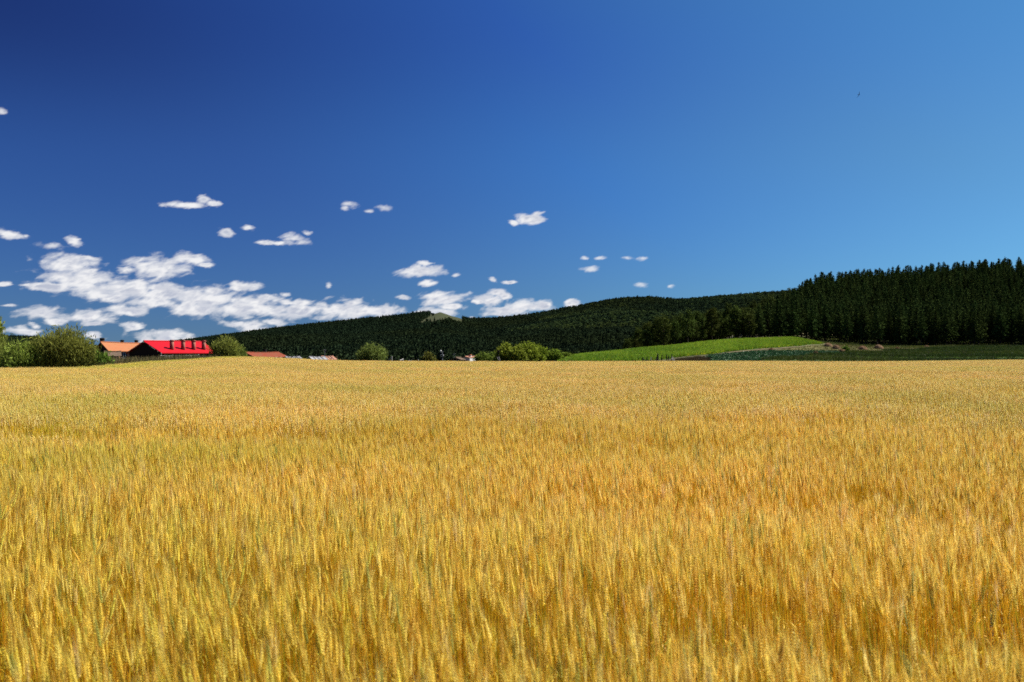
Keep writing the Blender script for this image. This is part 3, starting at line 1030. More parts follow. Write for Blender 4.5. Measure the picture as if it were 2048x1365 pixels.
def wheat_points(size, y0, y1, over=1.0):
    """patch centres on a square grid over the part of the field between two distances from where the field is seen"""
    st = size * over
    g = np.arange(-230, 240, st)
    a, c = np.meshgrid(g, g)
    gx, gy = (a * .906 - c * .423).ravel(), (a * .423 + c * .906).ravel()      # a lattice askew to the view, so no seam lines up
    rr = np.hypot(gx, gy) * rng.uniform(.86, 1.14, len(gx))
    px = 1024 + F * gx / np.maximum(gy, 1)
    m = (rr >= y0) & (rr < y1) & (np.abs(gx) < np.maximum(gy, 0) * 0.56 + 6) & (gy < edge_d(px) - size * .3)
    gx, gy = gx[m], gy[m]
    return gx + rng.uniform(-.12, .12, len(gx)) * size, gy + rng.uniform(-.12, .12, len(gy)) * size


wp, wi, ws, wr, wt_ = [], [], [], [], []
srcs = [wheat_patch(100 + i, .5, 340, 0) for i in range(6)] + [wheat_patch(200 + i, 1.0, 380, 1) for i in range(5)] + [wheat_patch(400 + i, 1.0, 380, 1, True) for i in range(3)]
for (size, y0, y1, i0, i1, hv_) in ((.5, 0, 15, 0, 6, 1.0), (1.0, 15, 60, 6, 11, .8), (1.0, 60, 200, 6, 11, .35)):
    gx, gy = wheat_points(size, y0, y1, .93)
    wp.append(np.stack([gx, gy, ground_z(gx, gy)], 1))
    ix = rng.integers(i0, i1, len(gx))
    if y0 == 60:                                             # a greener margin before the houses
        px_ = 1024 + F * gx / gy
        gap = edge_d(px_) - gy
        mk = (px_ > 150) & (px_ < 640) & (gap < 18 * np.clip((640 - px_) / 250, .2, 1)) & (rng.uniform(size=len(gx)) < .85)
        ix = np.where(mk, rng.integers(11, 14, len(gx)), ix)
    wi.append(ix)
    hs = 1 + hv_ * (.060 * lowfreq(gx, gy, 1.3, 5) + .045 * lowfreq(gx, gy, 7.0, 6) + rng.normal(0, .015, len(gx)))
    hs *= np.where(lowfreq(gx, gy, .45, 11) > 1.35, .84, 1.0) if y0 < 60 else 1.0     # thin, short spots
    ws.append(np.stack([np.ones_like(gx), np.ones_like(gx), hs], 1))
    wr.append(rng.normal(0, .18, len(gx)))
    wt_.append(np.stack([.03 * lowfreq(gx, gy, 2.0, 8), .05 * lowfreq(gx, gy, 3.0, 9)], 1) * min(1, .7 / size))
scatter('wheat_field', np.vstack(wp), srcs, np.vstack(ws), np.concatenate(wr), idx=np.concatenate(wi), tilt=np.vstack(wt_))
# bare earth between the stalks
SOILP = [(-1400, 4), (-1400, 60)] + [(e[0], e[1] + 1) for e in EDGE[1:-1]] + [(3400, 100), (3400, 4)]
sheet('field_soil', SOILP, M['soil'], 0.02, 2.0)

# ------------------------------------------------------------------ trees
def conifer_meshes(seed, H=14.0, R0=2.2, bare=3.2):
    r = np.random.default_rng(seed)
    t = MB()
    k = 7
    zz = np.linspace(0, H * .97, k)
    bend = r.normal(0, .10, 2)
    pts = np.stack([bend[0] * (zz / H) ** 2, bend[1] * (zz / H) ** 2, zz - .25], 1)
    t.tube(pts, np.linspace(.20, .02, k), 7)
    for i in range(9):                                   # dead lower branches
        z = r.uniform(1.2, bare + 1)
        a = r.uniform(0, 6.283)
        L = r.uniform(.4, 1.3)
        t.tube([[0, 0, z], [math.cos(a) * L, math.sin(a) * L, z - r.uniform(-.1, .25)]], [.03, .008], 3, cap=False)
    b = MB()
    z = bare
    while z < H - .15:
        f = (z - bare) / (H - bare)
        rad_ = R0 * (min(1, .55 + f * 2.2)) * (1 - f) ** .72 + .10
        nb = int(8 - 3 * f)
        a0 = r.uniform(0, 6.283)
        for j in range(nb):
            a = a0 + j * 6.283 / nb + r.normal(0, .25)
            L = rad_ * r.uniform(.55, 1.18)
            up = -.22 + .55 * f + r.normal(0, .12)
            d = np.array([math.cos(a), math.sin(a), up])
            m = max(3, int(L * 4.2))
            s = np.linspace(.22, 1.0, m)
            c = np.array([0, 0, z]) + d[None] * (L * s)[:, None]
            c[:, 2] -= .16 * (s ** 2) * L * (1 - f)
            c = np.repeat(c, 2, axis=0) + r.normal(0, .10, (2 * m, 3))
            dd = d[None] + r.normal(0, .55, (2 * m, 3)) + np.array([0, 0, .15])
            sz = (.42 + .30 * (1 - f)) * r.uniform(.7, 1.25, 2 * m)
            b.cards(c, dd, r.normal(size=(2 * m, 3)), sz, sz * .50, r.uniform(.75, 1.3, (2 * m, 1)) * np.ones(3))
        z += .40 + r.uniform(-.06, .06)
    k = 14
    c = np.stack([r.normal(0, .06, k), r.normal(0, .06, k), np.linspace(H - .9, H + .15, k)], 1)
    b.cards(c, np.tile([0, 0, 1.], (k, 1)) + r.normal(0, .35, (k, 3)), r.normal(size=(k, 3)), .5, .16, np.ones(3))
    return t.mesh('trunk', M['bark'], True), b.mesh('crown', M['conifer'])


def broad_meshes(seed, H=9.0, W_=3.0, mat='birchleaf', n_cl=60, cards=26, leaf=.42, bare=1.6):
    r = np.random.default_rng(seed)
    t = MB()
    k = 6
    zz = np.linspace(-.25, H * .8, k)
    pts = np.stack([r.normal(0, .08, k).cumsum(), r.normal(0, .08, k).cumsum(), zz], 1)
    t.tube(pts, np.linspace(.17, .03, k), 7)
    b = MB()
    for i in range(n_cl):
        v = r.normal(size=3)
        v /= np.linalg.norm(v)
        u = r.uniform(.35, 1.0) ** .6
        zc = bare + (H - bare) * .50
        wz = (H - bare) * .5
        c = np.array([0, 0, zc]) + v * np.array([W_ * .5, W_ * .5, wz]) * u
        f = (c[2] - bare) / (H - bare)
        c[:2] *= (1.12 - .45 * f)
        if i % 4 == 0:
            q = pts[min(k - 2, 2 + int(f * 3))]
            t.tube([q, (q + c) / 2 + [0, 0, -.1], c], [.05, .03, .01], 4, cap=False)
        rr = r.uniform(.45, .85) * W_ / 3.2
        p = c + rand_unit(cards) * (rr * r.uniform(.3, 1.0, (cards, 1))) * np.array([1, 1, .75])
        tone = r.uniform(.75, 1.3)
        b.cards(p, rand_unit(cards) + [0, 0, -.2], r.normal(size=(cards, 3)), leaf * r.uniform(.7, 1.3, cards), leaf * .62, tone * r.uniform(.85, 1.15, (cards, 1)) * np.ones(3))
    return t.mesh('trunk', M['bark'], True), b.mesh('crown', M[mat])


def plant_tree(name, meshes, loc, rz, sc, label, cat, group):
    r = empty(name, loc, rz)
    r.scale = (sc[0], sc[0], sc[1])
    for nm, me in zip(('trunk', 'crown'), meshes):
        o = bpy.data.objects.new(nm, me)
        C.objects.link(o)
        o.parent = r
    return tag(r, label, cat, group)


con = [conifer_meshes(400 + i, 10.6, 2.1 + .22 * (i % 3), 1.6 + .35 * (i % 4)) for i in range(9)]
# where the pine wood stands: px, distance
PINES = [(1512, 268), (1560, 270), (1652, 278), (1760, 272), (2048, 266), (2110, 266), (2110, 445), (1606, 440), (1590, 380), (1545, 305)]
pts = grid_points(PINES, 4.0, .45)
pts = pts[np.argsort(pts[:, 1] - 6 * (pts[:, 0] / pts[:, 1] < -10))]
rows = pts[:, 1]
NI = 300
for i, p in enumerate(pts[:NI]):
    s = R.uniform(.88, 1.10)
    fr = i < 75
    plant_tree('conifer_tree', con[R.randrange(9)], (p[0], p[1], p[2]), R.uniform(0, 6.28), (s * R.uniform(.9, 1.15), s),
               'tall dark conifer with bare lower trunk at the shaded front edge of the wood' if fr else
               'dark pointed conifer inside the dense hillside wood, only its upper crown showing', 'conifer',
               'conifers along the front edge of the wood' if fr else 'conifers inside the hillside wood')
rest = pts[NI:]
full = []
for i in range(9):
    b = MB()
    o = bpy.data.objects.new('pine', con[i][1])
    full.append(o)
s = rng.uniform(.88, 1.10, len(rest))
scatter('conifer_forest', rest, full, np.stack([s, s, s], 1), rng.uniform(0, 6.28, len(rest)))

bro = [broad_meshes(500 + i, 8.0 + .7 * (i % 3), 3.6 + .5 * (i % 2)) for i in range(7)]
BROAD = [(1236, 292), (1262, 262), (1300, 243), (1400, 262), (1450, 270), (1512, 266), (1545, 303), (1590, 378), (1600, 420), (1540, 390), (1440, 345), (1330, 318)]
pts2 = grid_points(BROAD, 3.9, .42)
pts2 = pts2[np.argsort(pts2[:, 1])]
for i, p in enumerate(pts2[:300]):
    s = R.uniform(.75, 1.12)
    px = 1024 + F * p[0] / p[1]
    if px < 1330:
        s *= .62 + .38 * max(0, (px - 1236) / 94)
    plant_tree('broadleaf_tree', bro[R.randrange(7)], tuple(p), R.uniform(0, 6.28), (s, s * R.uniform(.9, 1.15)),
               'round-crowned broadleaf tree in the dark belt above the bright green field, beside the conifers', 'tree', 'broadleaf trees above the bright green field')
print('trees', len(pts), len(pts2))


# ------------------------------------------------------------------ willow bushes and shrubs
def shrub(name, px, d, w, h, label, cat='bush', group=None, seed=0, mat='willow', leaf=(.30, .055), n=1.0, up=.75, tone=(1, 1, 1), z=None, shape=1.0):
    """many arching stems from one root, each set with narrow leaves"""
    r = np.random.default_rng(seed)
    h = zp(h, d) - at(px, d, z)[2]                           # given as the photo row of its top
    root = empty(name, tuple(at(px, d, z)), r.uniform(0, 6.28))
    st, b = MB(), MB()
    ns = int(60 * n)
    for i in range(ns):
        a = r.uniform(0, 6.283)
        q = r.uniform(0, 1) ** .6
        out = np.array([math.cos(a), math.sin(a), 0]) * q * w / 2
        top = h * (1 - .42 * shape * q ** 2.2) * r.uniform(.62, 1.08)
        base = out * .35 + np.array([r.normal(0, .1), r.normal(0, .1), -.1])
        t = np.linspace(0, 1, 5)[:, None]
        p = base + (out - base) * t ** (1.1) + np.array([0, 0, 1.]) * (top * t ** .85)
        p = p + r.normal(0, .04, p.shape) * h * .25 * t
        st.tube(p, np.linspace(.025, .006, 5), 4, cap=False)
        m = int(52 * (.6 + .5 * h / 3))
        s = r.uniform(.08, 1.03, m)
        c = np.stack([np.interp(s, t[:, 0], p[:, j]) for j in range(3)], 1) + r.normal(0, .10 + .035 * w, (m, 3)) * np.array([1, 1, .8])
        dd = np.array([math.cos(a) * .4, math.sin(a) * .4, up]) + r.normal(0, .45, (m, 3))
        col = np.asarray(tone) * r.uniform(.70, 1.28) * r.uniform(.8, 1.2, (m, 1))
        k = r.uniform(.7, 1.35, m)
        b.cards(c, dd, r.normal(size=(m, 3)), leaf[0] * k, leaf[1] * k, col)
    st.build('stems', M['twig'], root)
    b.build('foliage', M[mat], root)
    return tag(root, label, cat, group)


WG = 'willow bushes at the left edge of the wheat'
LF = (.32, .062)
shrub('willow_bush', -20, 78, 4.2, 663, 'light green willow bush cut off by the left edge, left of the other willows', 'bush', WG, 1, leaf=LF, n=2.6, tone=(1.05, 1.1, 1))
shrub('willow_bush', 40, 76.5, 3.2, 683, 'lower light green willow bush second from the left edge', 'bush', WG, 2, leaf=LF, n=2.2, tone=(1.0, 1.15, .9))
shrub('willow_bush', 84, 77.5, 3.0, 677, 'yellow-green willow bush between the low willow and the tall dark one', 'bush', WG, 3, leaf=LF, n=2.2, tone=(1.05, 1.05, .9))
shrub('willow_bush', 128, 78, 4.2, 659, 'tallest willow bush with wispy upright tips and a deep shaded foot', 'bush', WG, 4, leaf=LF, n=4.2, tone=(1.05, .98, .9), shape=.62)
shrub('willow_bush', 170, 78.5, 2.3, 678, 'olive willow bush at the right end of the willow row', 'bush', WG, 5, leaf=LF, n=2.2, tone=(1.05, 1.0, .9))
shrub('leafy_shrub', 204, 79, 1.6, 702, 'small fresh green shrub at the right foot of the willow row', 'bush', None, 6, leaf=(.24, .10), n=1.2, tone=(.7, 1.0, .7))
shrub('poplar_sapling', -7, 92, 1.5, 637, 'thin pale green sapling tip rising at the extreme left edge of the view', 'sapling', None, 7, leaf=(.34, .12), n=.8, tone=(1.1, 1.1, .9), shape=.6)
shrub('willow_bush', 451, 122, 3.9, 674, 'round yellow-green willow bush at the right end of the bright red roof', 'bush', None, 8, leaf=(.36, .09), n=2.6, tone=(1.0, 1.0, .9))
shrub('leafy_shrub', 476, 127, 2.1, 691, 'low green shrub leaning against the round bush beside the bright red roof', 'bush', None, 9, leaf=(.3, .10), n=1.2, tone=(.85, 1.0, .9))
shrub('round_shrub', 744, 146, 4.4, 688, 'round grey-green shrub standing alone behind the middle of the wheat', 'bush', None, 10, leaf=(.34, .10), n=3.2, tone=(.75, .85, .85), up=.3)
shrub('olive_shrub', 857, 150, 2.0, 706, 'small olive brown shrub left of the lamp post', 'bush', None, 11, leaf=(.3, .12), n=1.6, tone=(.62, .55, .45), up=.3)
GG = 'bright green bushes behind the wheat left of the green field'
for i, (px, d, w, h, tn, lb) in enumerate((
        (966, 158, 2.8, 708, (.70, .85, .6), 'low dark green bush touching the right side of the white house'),
        (988, 166, 2.5, 706, (.6, .75, .6), 'low bush behind the dark box on a pole'),
        (1012, 160, 3.2, 689, (1.05, 1.1, .55), 'bright green bush at the left of the tallest bush cluster'),
        (1034, 158, 3.0, 694, (1.0, 1.05, .55), 'bright green bush in the middle dip of the tallest bush cluster'),
        (1055, 161, 3.8, 687, (1.0, 1.1, .5), 'tallest bright green bush with a billowing double top'),
        (1078, 163, 2.8, 693, (.95, 1.1, .5), 'bright green bush on the right shoulder of the tallest cluster'),
        (1106, 166, 3.3, 700, (.75, .95, .45), 'darker green bush apart from the cluster, nearer the green field'),
        (1134, 168, 1.8, 707, (.65, .8, .45), 'small dark bush at the left tip of the bright green field'))):
    shrub('leafy_bush', px, d, w, h, lb, 'bush', GG, 20 + i, leaf=(.32, .17), n=2.4, tone=tn, up=.1, shape=.8)
shrub('leafy_shrub', *(1692, hit(1692, 705.5)), 1.3, 693, 'small green shrub growing among the hay heaps', 'bush', None, 40, leaf=(.28, .12), n=1.0, tone=(.5, .75, .4), up=.3)

# ------------------------------------------------------------------ houses
def house(name, px, py, d, ang, W2, L, drop, roof, wall, label, wall_h=2.3, over=.35, thick=.10, sag=0.0, cat='house', inset=.25):
    """gabled house: ridge starts at (px, py, d) over the near gable and runs away at ang degrees right of the view; returns root, place()"""
    a = rad(ang)
    u = np.array([math.sin(a), math.cos(a), 0])
    v = np.array([math.cos(a), -math.sin(a), 0])
    up = np.array([0, 0, 1.])
    zr = zp(py, d)
    p0 = at(px, d, zr)
    gz = zr - drop - wall_h
    root = empty(name, (p0[0], p0[1], gz))
    base = np.array([p0[0], p0[1], gz])
    ridge = zr - gz
    eave = ridge - drop

    def pl(t, s, z):
        return u * t + v * s + up * z
    w = MB()
    we = W2 - inset                                          # walls stand inside the eaves
    ez = eave + drop * inset / W2 - .11
    poly_ = [(-we, 0), (we, 0), (we, ez), (0, ridge - .08), (-we, ez)]
    n = len(poly_)
    vv = [pl(over, s, z) for s, z in poly_] + [pl(L - over, s, z) for s, z in poly_]
    w.add(vv[:5], [[0, 1, 2], [0, 2, 3], [0, 3, 4]])
    w.add(vv[5:], [[2, 1, 0], [3, 2, 0], [4, 3, 0]])
    for i in (0, 1, 4):
        j = (i + 1) % n
        w.add([vv[i], vv[i + 5], vv[j + 5], vv[j]], [[0, 1, 2, 3]])
    w.build('wall', M[wall], root)
    rb = MB()
    k = 12
    for s in (-1, 1):
        for i in range(k):
            t0, t1 = L * i / k, L * (i + 1) / k
            sg = lambda t: -sag * math.sin(math.pi * t / L)
            m = 4
            for j in range(m):
                f0, f1 = j / m, (j + 1) / m
                q = [pl(t, s * W2 * f, ridge - drop * f + sg(t) * (1 - .5 * f) + .0) for t, f in ((t0, f0), (t1, f0), (t1, f1), (t0, f1))]
                lo = [x - up * thick for x in q]
                rb.add(q + lo, [[0, 1, 2, 3], [7, 6, 5, 4]])
                if i == 0:
                    rb.add([q[0], q[3], lo[3], lo[0]], [[0, 1, 2, 3]])
                if i == k - 1:
                    rb.add([q[1], q[2], lo[2], lo[1]], [[0, 1, 2, 3]])
                if j == m - 1:
                    rb.add([q[2], q[3], lo[3], lo[2]], [[0, 1, 2, 3]])
    rf = rb.build('roof', M[roof], root)
    rc = MB()
    rc.tube([pl(t, 0, ridge + .03 - sag * math.sin(math.pi * t / L)) for t in np.linspace(0, L, 13)], [.09] * 13, 6)
    rc.build('ridge_cap', M[roof], rf)
    tag(root, label, cat)
    ax = np.array([u, v, up])
    return root, rf, pl, ax, ridge, eave, u, v


def roof_chimney(rf, pl, ax, t, s, z0, z1, wu=.36, wv=.55, mat='brick', cap='mortar'):
    """wu along the ridge, wv across it"""
    b = MB()
    b.box(pl(t, s, (z0 + z1) / 2), (wu, wv, z1 - z0), ax)
    c = b.build('chimney', M[mat], rf)
    b = MB()
    b.box(pl(t, s, z1 + .05), (wu + .10, wv + .10, .10), ax)
    b.box(pl(t, s, z1 + .14), (wu - .04, wv - .04, .08), ax)
    b.build('chimney_cap', M[cap], c)
    return c


def wall_window(root, pl, ax, t, s, z, w_, h_, face='side', fm='frame'):
    b = MB()
    fx = .06
    if face == 'side':                                     # in the long wall: spans t
        for dz in (-h_ / 2, h_ / 2):
            b.box(pl(t, s, z + dz), (w_ + fx, .08, fx), ax)
        for dt in (-w_ / 2, 0, w_ / 2):
            b.box(pl(t + dt, s, z), (fx, .08, h_ - fx), ax)
        sz = (w_ - fx, .03, h_ - fx)
    else:
        for dz in (-h_ / 2, h_ / 2):
            b.box(pl(t, s, z + dz), (.08, w_ + fx, fx), ax)
        for dt in (-w_ / 2, 0, w_ / 2):
            b.box(pl(t, s + dt, z), (.08, fx, h_ - fx), ax)
        sz = (.03, w_ - fx, h_ - fx)
    f = b.build('window', M[fm], root)
    b = MB()
    b.box(pl(t, s, z), sz, ax)
    b.build('pane', M['glass'], f)


# the long house under the bright red sheet roof
root, rf, pl, ax, ridge, eave, u, v = house('red_roofed_house', 287, 682.4, 128, 32, 3.55, 9.6, 1.52, 'redroof', 'darkwall',
                                            'dark timber house under a bright red sheet roof with four chimneys', wall_h=2.2)
for t in (2.45, 4.25, 5.95, 7.65):
    s = 2.45
    z0 = ridge - 1.52 * s / 3.55 - .25
    roof_chimney(rf, pl, ax, t, s, z0, ridge - .02, .34, .42, 'brick', 'brick')
b = MB()
for s0 in (-1, 1):
    k = 9
    for i in range(k):                                     # broken pale boards along the gable edge
        if R.random() < .45:
            f0, f1 = i / k, (i + R.uniform(.3, .8)) / k
            c0, c1 = pl(-.03, s0 * 3.55 * f0, ridge - 1.52 * f0 - .12), pl(-.03, s0 * 3.55 * f1, ridge - 1.52 * f1 - .12)
            b.tube([c0, c1], [.055, .055], 4)
b.build('barge_board', M['paleboard'], root)
for t in (1.3, 3.0, 6.6, 8.2):
    wall_window(root, pl, ax, t, 3.33, 1.35, .95, .8)
b = MB()
b.box(pl(4.8, 3.34, .98), (.85, .08, 1.96), ax)
dr = b.build('door', M['greywood'], root)
b = MB()
b.box(pl(5.12, 3.40, .95), (.04, .06, .14), ax)
b.build('handle', M['metal'], dr)
b = MB()
for i in range(24):
    b.box(pl(.33, -3.2 + i * .278, 1.0), (.03, .02, 2.0), ax)
b.build('wall_batten', M['darkwall'], root)

# the orange tiled house behind it
root, rf, pl, ax, ridge, eave, u, v = house('orange_tiled_house', 201, 684.2, 150, 47, 3.15, 10.5, 1.35, 'orangetile', 'darkwall',
                                            'old dark house with a sagging orange tile roof and stub chimney on its gable', wall_h=2.2, sag=.16)
roof_chimney(rf, pl, ax, .35, -.25, ridge - .4, ridge + .42, .5, .6, 'charwood', 'charwood')
for t in (3.4, 5.6, 8.2):
    roof_chimney(rf, pl, ax, t, -.35, ridge - .4, ridge + .16, .35, .5, 'charwood', 'charwood')
wall_window(root, pl, ax, .27, -.6, 2.0, .8, .8, 'end', 'charwood')
b = MB()
b.box(pl(1.2, 2.955, 1.2), (1.1, .10, 1.5), ax)
b.build('plaster_patch', M['mudwall'], root)
b = MB()
b.box(pl(3.3, 2.955, 1.4), (.9, .10, 1.0), ax)
b.build('plaster_patch', M['pinktile'], root)
wall_window(root, pl, ax, 2.25, 2.96, 1.5, .7, .8, 'side', 'frame')

# lean-to before the orange house
root, rf, pl, ax, ridge, eave, u, v = house('thatched_shed', 208, 703.0, 138, 66, 1.9, 2.2, .62, 'brownroof', 'darkwall',
                                            'low shed with a grey-brown roof below the orange tiled house', wall_h=1.4, sag=.08, cat='shed')
b = MB()
b.box(pl(.36, .5, .6), (.06, .7, 1.2), ax)
b.build('door', M['greywood'], root)

# long red-tiled house beyond the round bush
root, rf, pl, ax, ridge, eave, u, v = house('red_tiled_house', 489, 704.4, 205, 38, 3.2, 8.8, 1.0, 'redtile', 'darkwall',
                                            'long low house with a weathered red tile roof right of the round bush', wall_h=2.2, sag=.12)
roof_chimney(rf, pl, ax, 5.4, -.2, ridge - .3, ridge + .35, .4, .5, 'charwood', 'charwood')
wall_window(root, pl, ax, 3, 2.98, 1.4, .9, .8)
b = MB()
for i in range(7):
    b.box(pl(.7 + i * 1.2, 3.23, eave - .13 + R.uniform(-.02, .02)), (.7, .05, .10), ax)
b.build('eave_board', M['paleboard'], root)

# sheds of the village, only their roofs above the wheat
SH = [('grey_shed', 570, 713.4, 188, 55, 1.3, 3.0, .34, 'greyroof', 'charwood', 'small dark shed with patchy grey roof at the right end of the red tiled house'),
      ('white_roofed_shed', 618, 713.8, 180, 58, 1.7, 3.0, .50, 'whiteroof', 'charwood', 'shed with a crumpled white sheet roof left of the pink roof'),
      ('pink_roofed_shed', 642, 712.6, 190, 52, 1.7, 2.6, .62, 'pinktile', 'brick', 'small shed with a faded pink tile roof below the thin aerial mast')]
for (nm, px, py, d, an, w2, L, dr_, rf_, wl, lb) in SH:
    root, rf, pl, ax, ridge, eave, u, v = house(nm, px, py, d, an, w2, L, dr_, rf_, wl, lb, wall_h=1.7, sag=.10, cat='shed', over=.2)
    b = MB()
    b.box(pl(.21, .3, .75), (.05, .7, 1.5), ax)
    b.build('door', M['greywood'], root)
    b = MB()
    for k in range(3):
        b.box(pl(L * (.25 + .25 * k), w2 * .5, ridge - dr_ * .5 + .03), (.08, w2 * 1.0, .05), np.array([u, (v * w2 + np.array([0, 0, -dr_])) / math.hypot(w2, dr_), [0, 0, 1]]))
    b.build('roof_batten', M['greywood'], rf)

# the whitewashed house
root, rf, pl, ax, ridge, eave, u, v = house('white_house', 930, 713.6, 172, 25, .85, 4.2, .12, 'pinktile', 'whitewall',
                                            'small whitewashed house with an orange tile roof behind the middle of the wheat', wall_h=2.1, over=.25, inset=.05)
wall_window(root, pl, ax, .17, 0, 1.45, .45, .5, 'end', 'whitewall')
wall_window(root, pl, ax, 1.2, .82, .9, .5, .6, 'side', 'frame')
roof_chimney(rf, pl, ax, 1.6, .2, ridge - .2, ridge + .22, .3, .35, 'whitewall', 'orangetile')
# separate dark block for the white house's shaded gable, with white window frames
root, rf, pl, ax, ridge, eave, u, v = house('dark_gable', 911, 715.4, 168, 30, 1.1, 1.6, .34, 'brownroof', 'darkwall',
                                            'low dark block for the shaded gable of the white house, with white trimmed openings', wall_h=1.5, cat='gable', over=.2)
for s in (-.5, .25):
    wall_window(root, pl, ax, .14, s, 1.15, .38, .38, 'end', 'whitewall')

# ------------------------------------------------------------------ posts, fences, poles
def pole(name, px, d, py_top, r0, label, cat, mat='greywood', lean=(0, 0)):
    p = at(px, d)
    h = zp(py_top, d) - p[2]
    root = empty(name, tuple(p))
    b = MB()
    b.tube([[0, 0, -.3], [lean[0] * .5, lean[1] * .5, h / 2], [lean[0], lean[1], h]], [r0, r0 * .9, r0 * .75], 8)
    b.build('post', M[mat], root)
    return tag(root, label, cat), h


o, h = pole('lamp_post', 885, 168, 702.2, .075, 'grey lamp post with two round white lamps behind the wheat', 'lamp post', 'metal')
b = MB()
b.tube([[0, 0, h - .45], [-.28, 0, h - .25], [-.30, 0, h - .12]], [.03, .03, .03], 6)
b.tube([[0, 0, h - 1.05], [-.30, 0, h - .95], [-.32, 0, h - .8]], [.03, .03, .03], 6)
b.build('bracket', M['metal'], o)


def ball(b, c, r, n=8, sq=1.0):
    th = np.linspace(0, np.pi, n)
    b.tube([[c[0], c[1], c[2] - r * sq * math.cos(t)] for t in th], [max(.003, r * math.sin(t)) for t in th], 10)


for (z, r_, m) in ((h - .02, .15, 'white'), (h - .72, .12, 'metal')):
    b = MB()
    ball(b, (-.30, 0, z), r_)
    b.build('lamp', M[m], o)
b = MB()
b.box((.12, 0, h - .85), (.22, .2, .42))
b.build('switch_box', M['metal'], o)

o, h = pole('aerial_mast', 649.5, 189, 698.5, .035, 'thin grey aerial mast above the pink roof', 'mast', 'metal')
b = MB()
for k in range(4):
    b.tube([[-.35 + .06 * k, 0, h - .1 - .22 * k], [.35 - .06 * k, 0, h - .1 - .22 * k]], [.012, .012], 4)
b.build('aerial_arm', M['metal'], o)

o, h = pole('box_on_pole', 997, 152, 704.5, .05, 'dark square box on a thin pole in front of the bright green bushes', 'pole', 'charwood')
b = MB()
b.box((0, 0, h + .08), (.40, .32, .30))
b.box((0, 0, h + .26), (.52, .42, .06))
b.build('box', M['charwood'], o)

G3 = 'leaning sticks beside the box on the pole'
for i, (px, lx, py, lb) in enumerate(((1004, -.75, 714.5, 'pale stick leaning left, the longer of the two under the box on the pole'),
                                      (1003, -.38, 713.5, 'pale stick leaning left, the steeper of the two under the box on the pole'))):
    o, h = pole('leaning_stick', px, 150, py, .045, lb, 'stick', 'palewood', (lx, .1))
    o['group'] = G3
    b = MB()
    b.tube([[lx * .85, .08, h * .85], [lx * .85 - .12, .2, h * .98]], [.02, .01], 5)
    b.build('twig', M['palewood'], o)

GP = 'single posts behind the wheat'
for (px, d, top, m, r_, lb) in ((662.5, 172, 714.0, 'charwood', .06, 'short dark post just left of the thin pale post'),
                                (673.5, 172, 712.0, 'pinktile', .045, 'thin pale reddish post right of the pink roof'),
                                (847, 156, 710.5, 'palewood', .055, 'pale post with a slanting rail left of the olive shrub'),
                                (908, 176, 708.5, 'metal', .04, 'thin grey post between the lamp post and the dark gable')):
    o, h = pole('wooden_post', px, d, top, r_, lb, 'post', m)
    o['group'] = GP
    b = MB()
    if px == 847:
        b.tube([[0, 0, h * .75], [-1.0, 0, h * .35]], [.04, .035], 6)
        b.build('rail', M[m], o)
    elif px == 908:
        b.box((0, 0, h), (.45, .06, .06))
        b.build('crossbar', M[m], o)


def fence(name, posts, rails, label, pm='charwood', rm='greywood'):
    """posts: (px, d, top row, lean); rails: (i, j, height fraction of both ends)"""
    p0 = at(posts[0][0], posts[0][1])
    root = empty(name, tuple(p0))
    tops = []
    for (px, d, top, ln, m, r_) in posts:
        q = at(px, d) - p0
        h = zp(top, d) - (q[2] + p0[2])
        b = MB()
        e = q + np.array([ln, R.uniform(-.05, .05), h])
        r_ = r_ * 1.45
        b.tube([q - [0, 0, .3], (q + e) / 2 + [R.uniform(-.03, .03), 0, 0], e], [r_, r_ * .95, r_ * .8], 7)
        b.build('post', M[m or pm], root)
        tops.append((q, e))
    for (i, j, fi, fj, r_, m) in rails:
        a, c = tops[i], tops[j]
        x0, x1 = a[0] + (a[1] - a[0]) * fi, c[0] + (c[1] - c[0]) * fj
        b = MB()
        dv = (x1 - x0) * .06
        b.tube([x0 - dv + [0, -.08, 0], (x0 + x1) / 2 + [0, -.08, R.uniform(-.04, .03)], x1 + dv + [0, -.08, 0]], [r_, r_, r_ * .9], 6)
        b.build('rail', M[m or rm], root)
    return tag(root, label, 'fence')


fence('broken_fence', [(1287, 150, 714.8, -.10, None, .07), (1294, 151, 713.8, .03, None, .05), (1302, 151, 713.6, -.02, 'palewood', .04), (1304.5, 151.5, 715, .03, None, .04),
                       (1313, 151, 714, .05, None, .05), (1315.5, 152, 708.2, .02, None, .085), (1323, 152, 709.8, .06, None, .065), (1333.5, 153, 709.0, -.02, None, .065),
                       (1337.5, 153, 712.0, 0, None, .05), (1343.5, 153, 708.6, .0, None, .05), (1351.5, 152, 713.8, -.55, 'palewood', .055)],
      [(0, 1, .75, .45, .06, 'charwood'), (1, 3, .45, .42, .065, None), (3, 5, .42, .55, .06, 'charwood'), (0, 4, .3, .3, .05, 'palewood'), (9, 10, .55, .25, .06, 'palewood')],
      'broken weathered fence of crooked dark posts in front of the bright green field')
fence('yard_fence', [(777, 153, 718, 0, None, .05), (783.5, 153, 712.6, 0, 'palewood', .09), (790, 154, 717, .02, None, .05), (800, 154, 719, 0, 'palewood', .05), (806, 155, 717.5, 0, 'palewood', .06),
                     (818, 155, 718, 0, None, .05), (826, 156, 716, 0, None, .05), (836, 156, 718.5, 0, 'palewood', .05)],
      [(0, 2, .6, .6, .05, None), (3, 4, .9, .95, .07, 'palewood'), (2, 5, .55, .55, .05, 'charwood'), (5, 7, .8, .75, .05, 'palewood'), (0, 1, .9, .9, .04, 'palewood')],
      'low ramshackle yard fence with pale boards right of the lone round shrub')
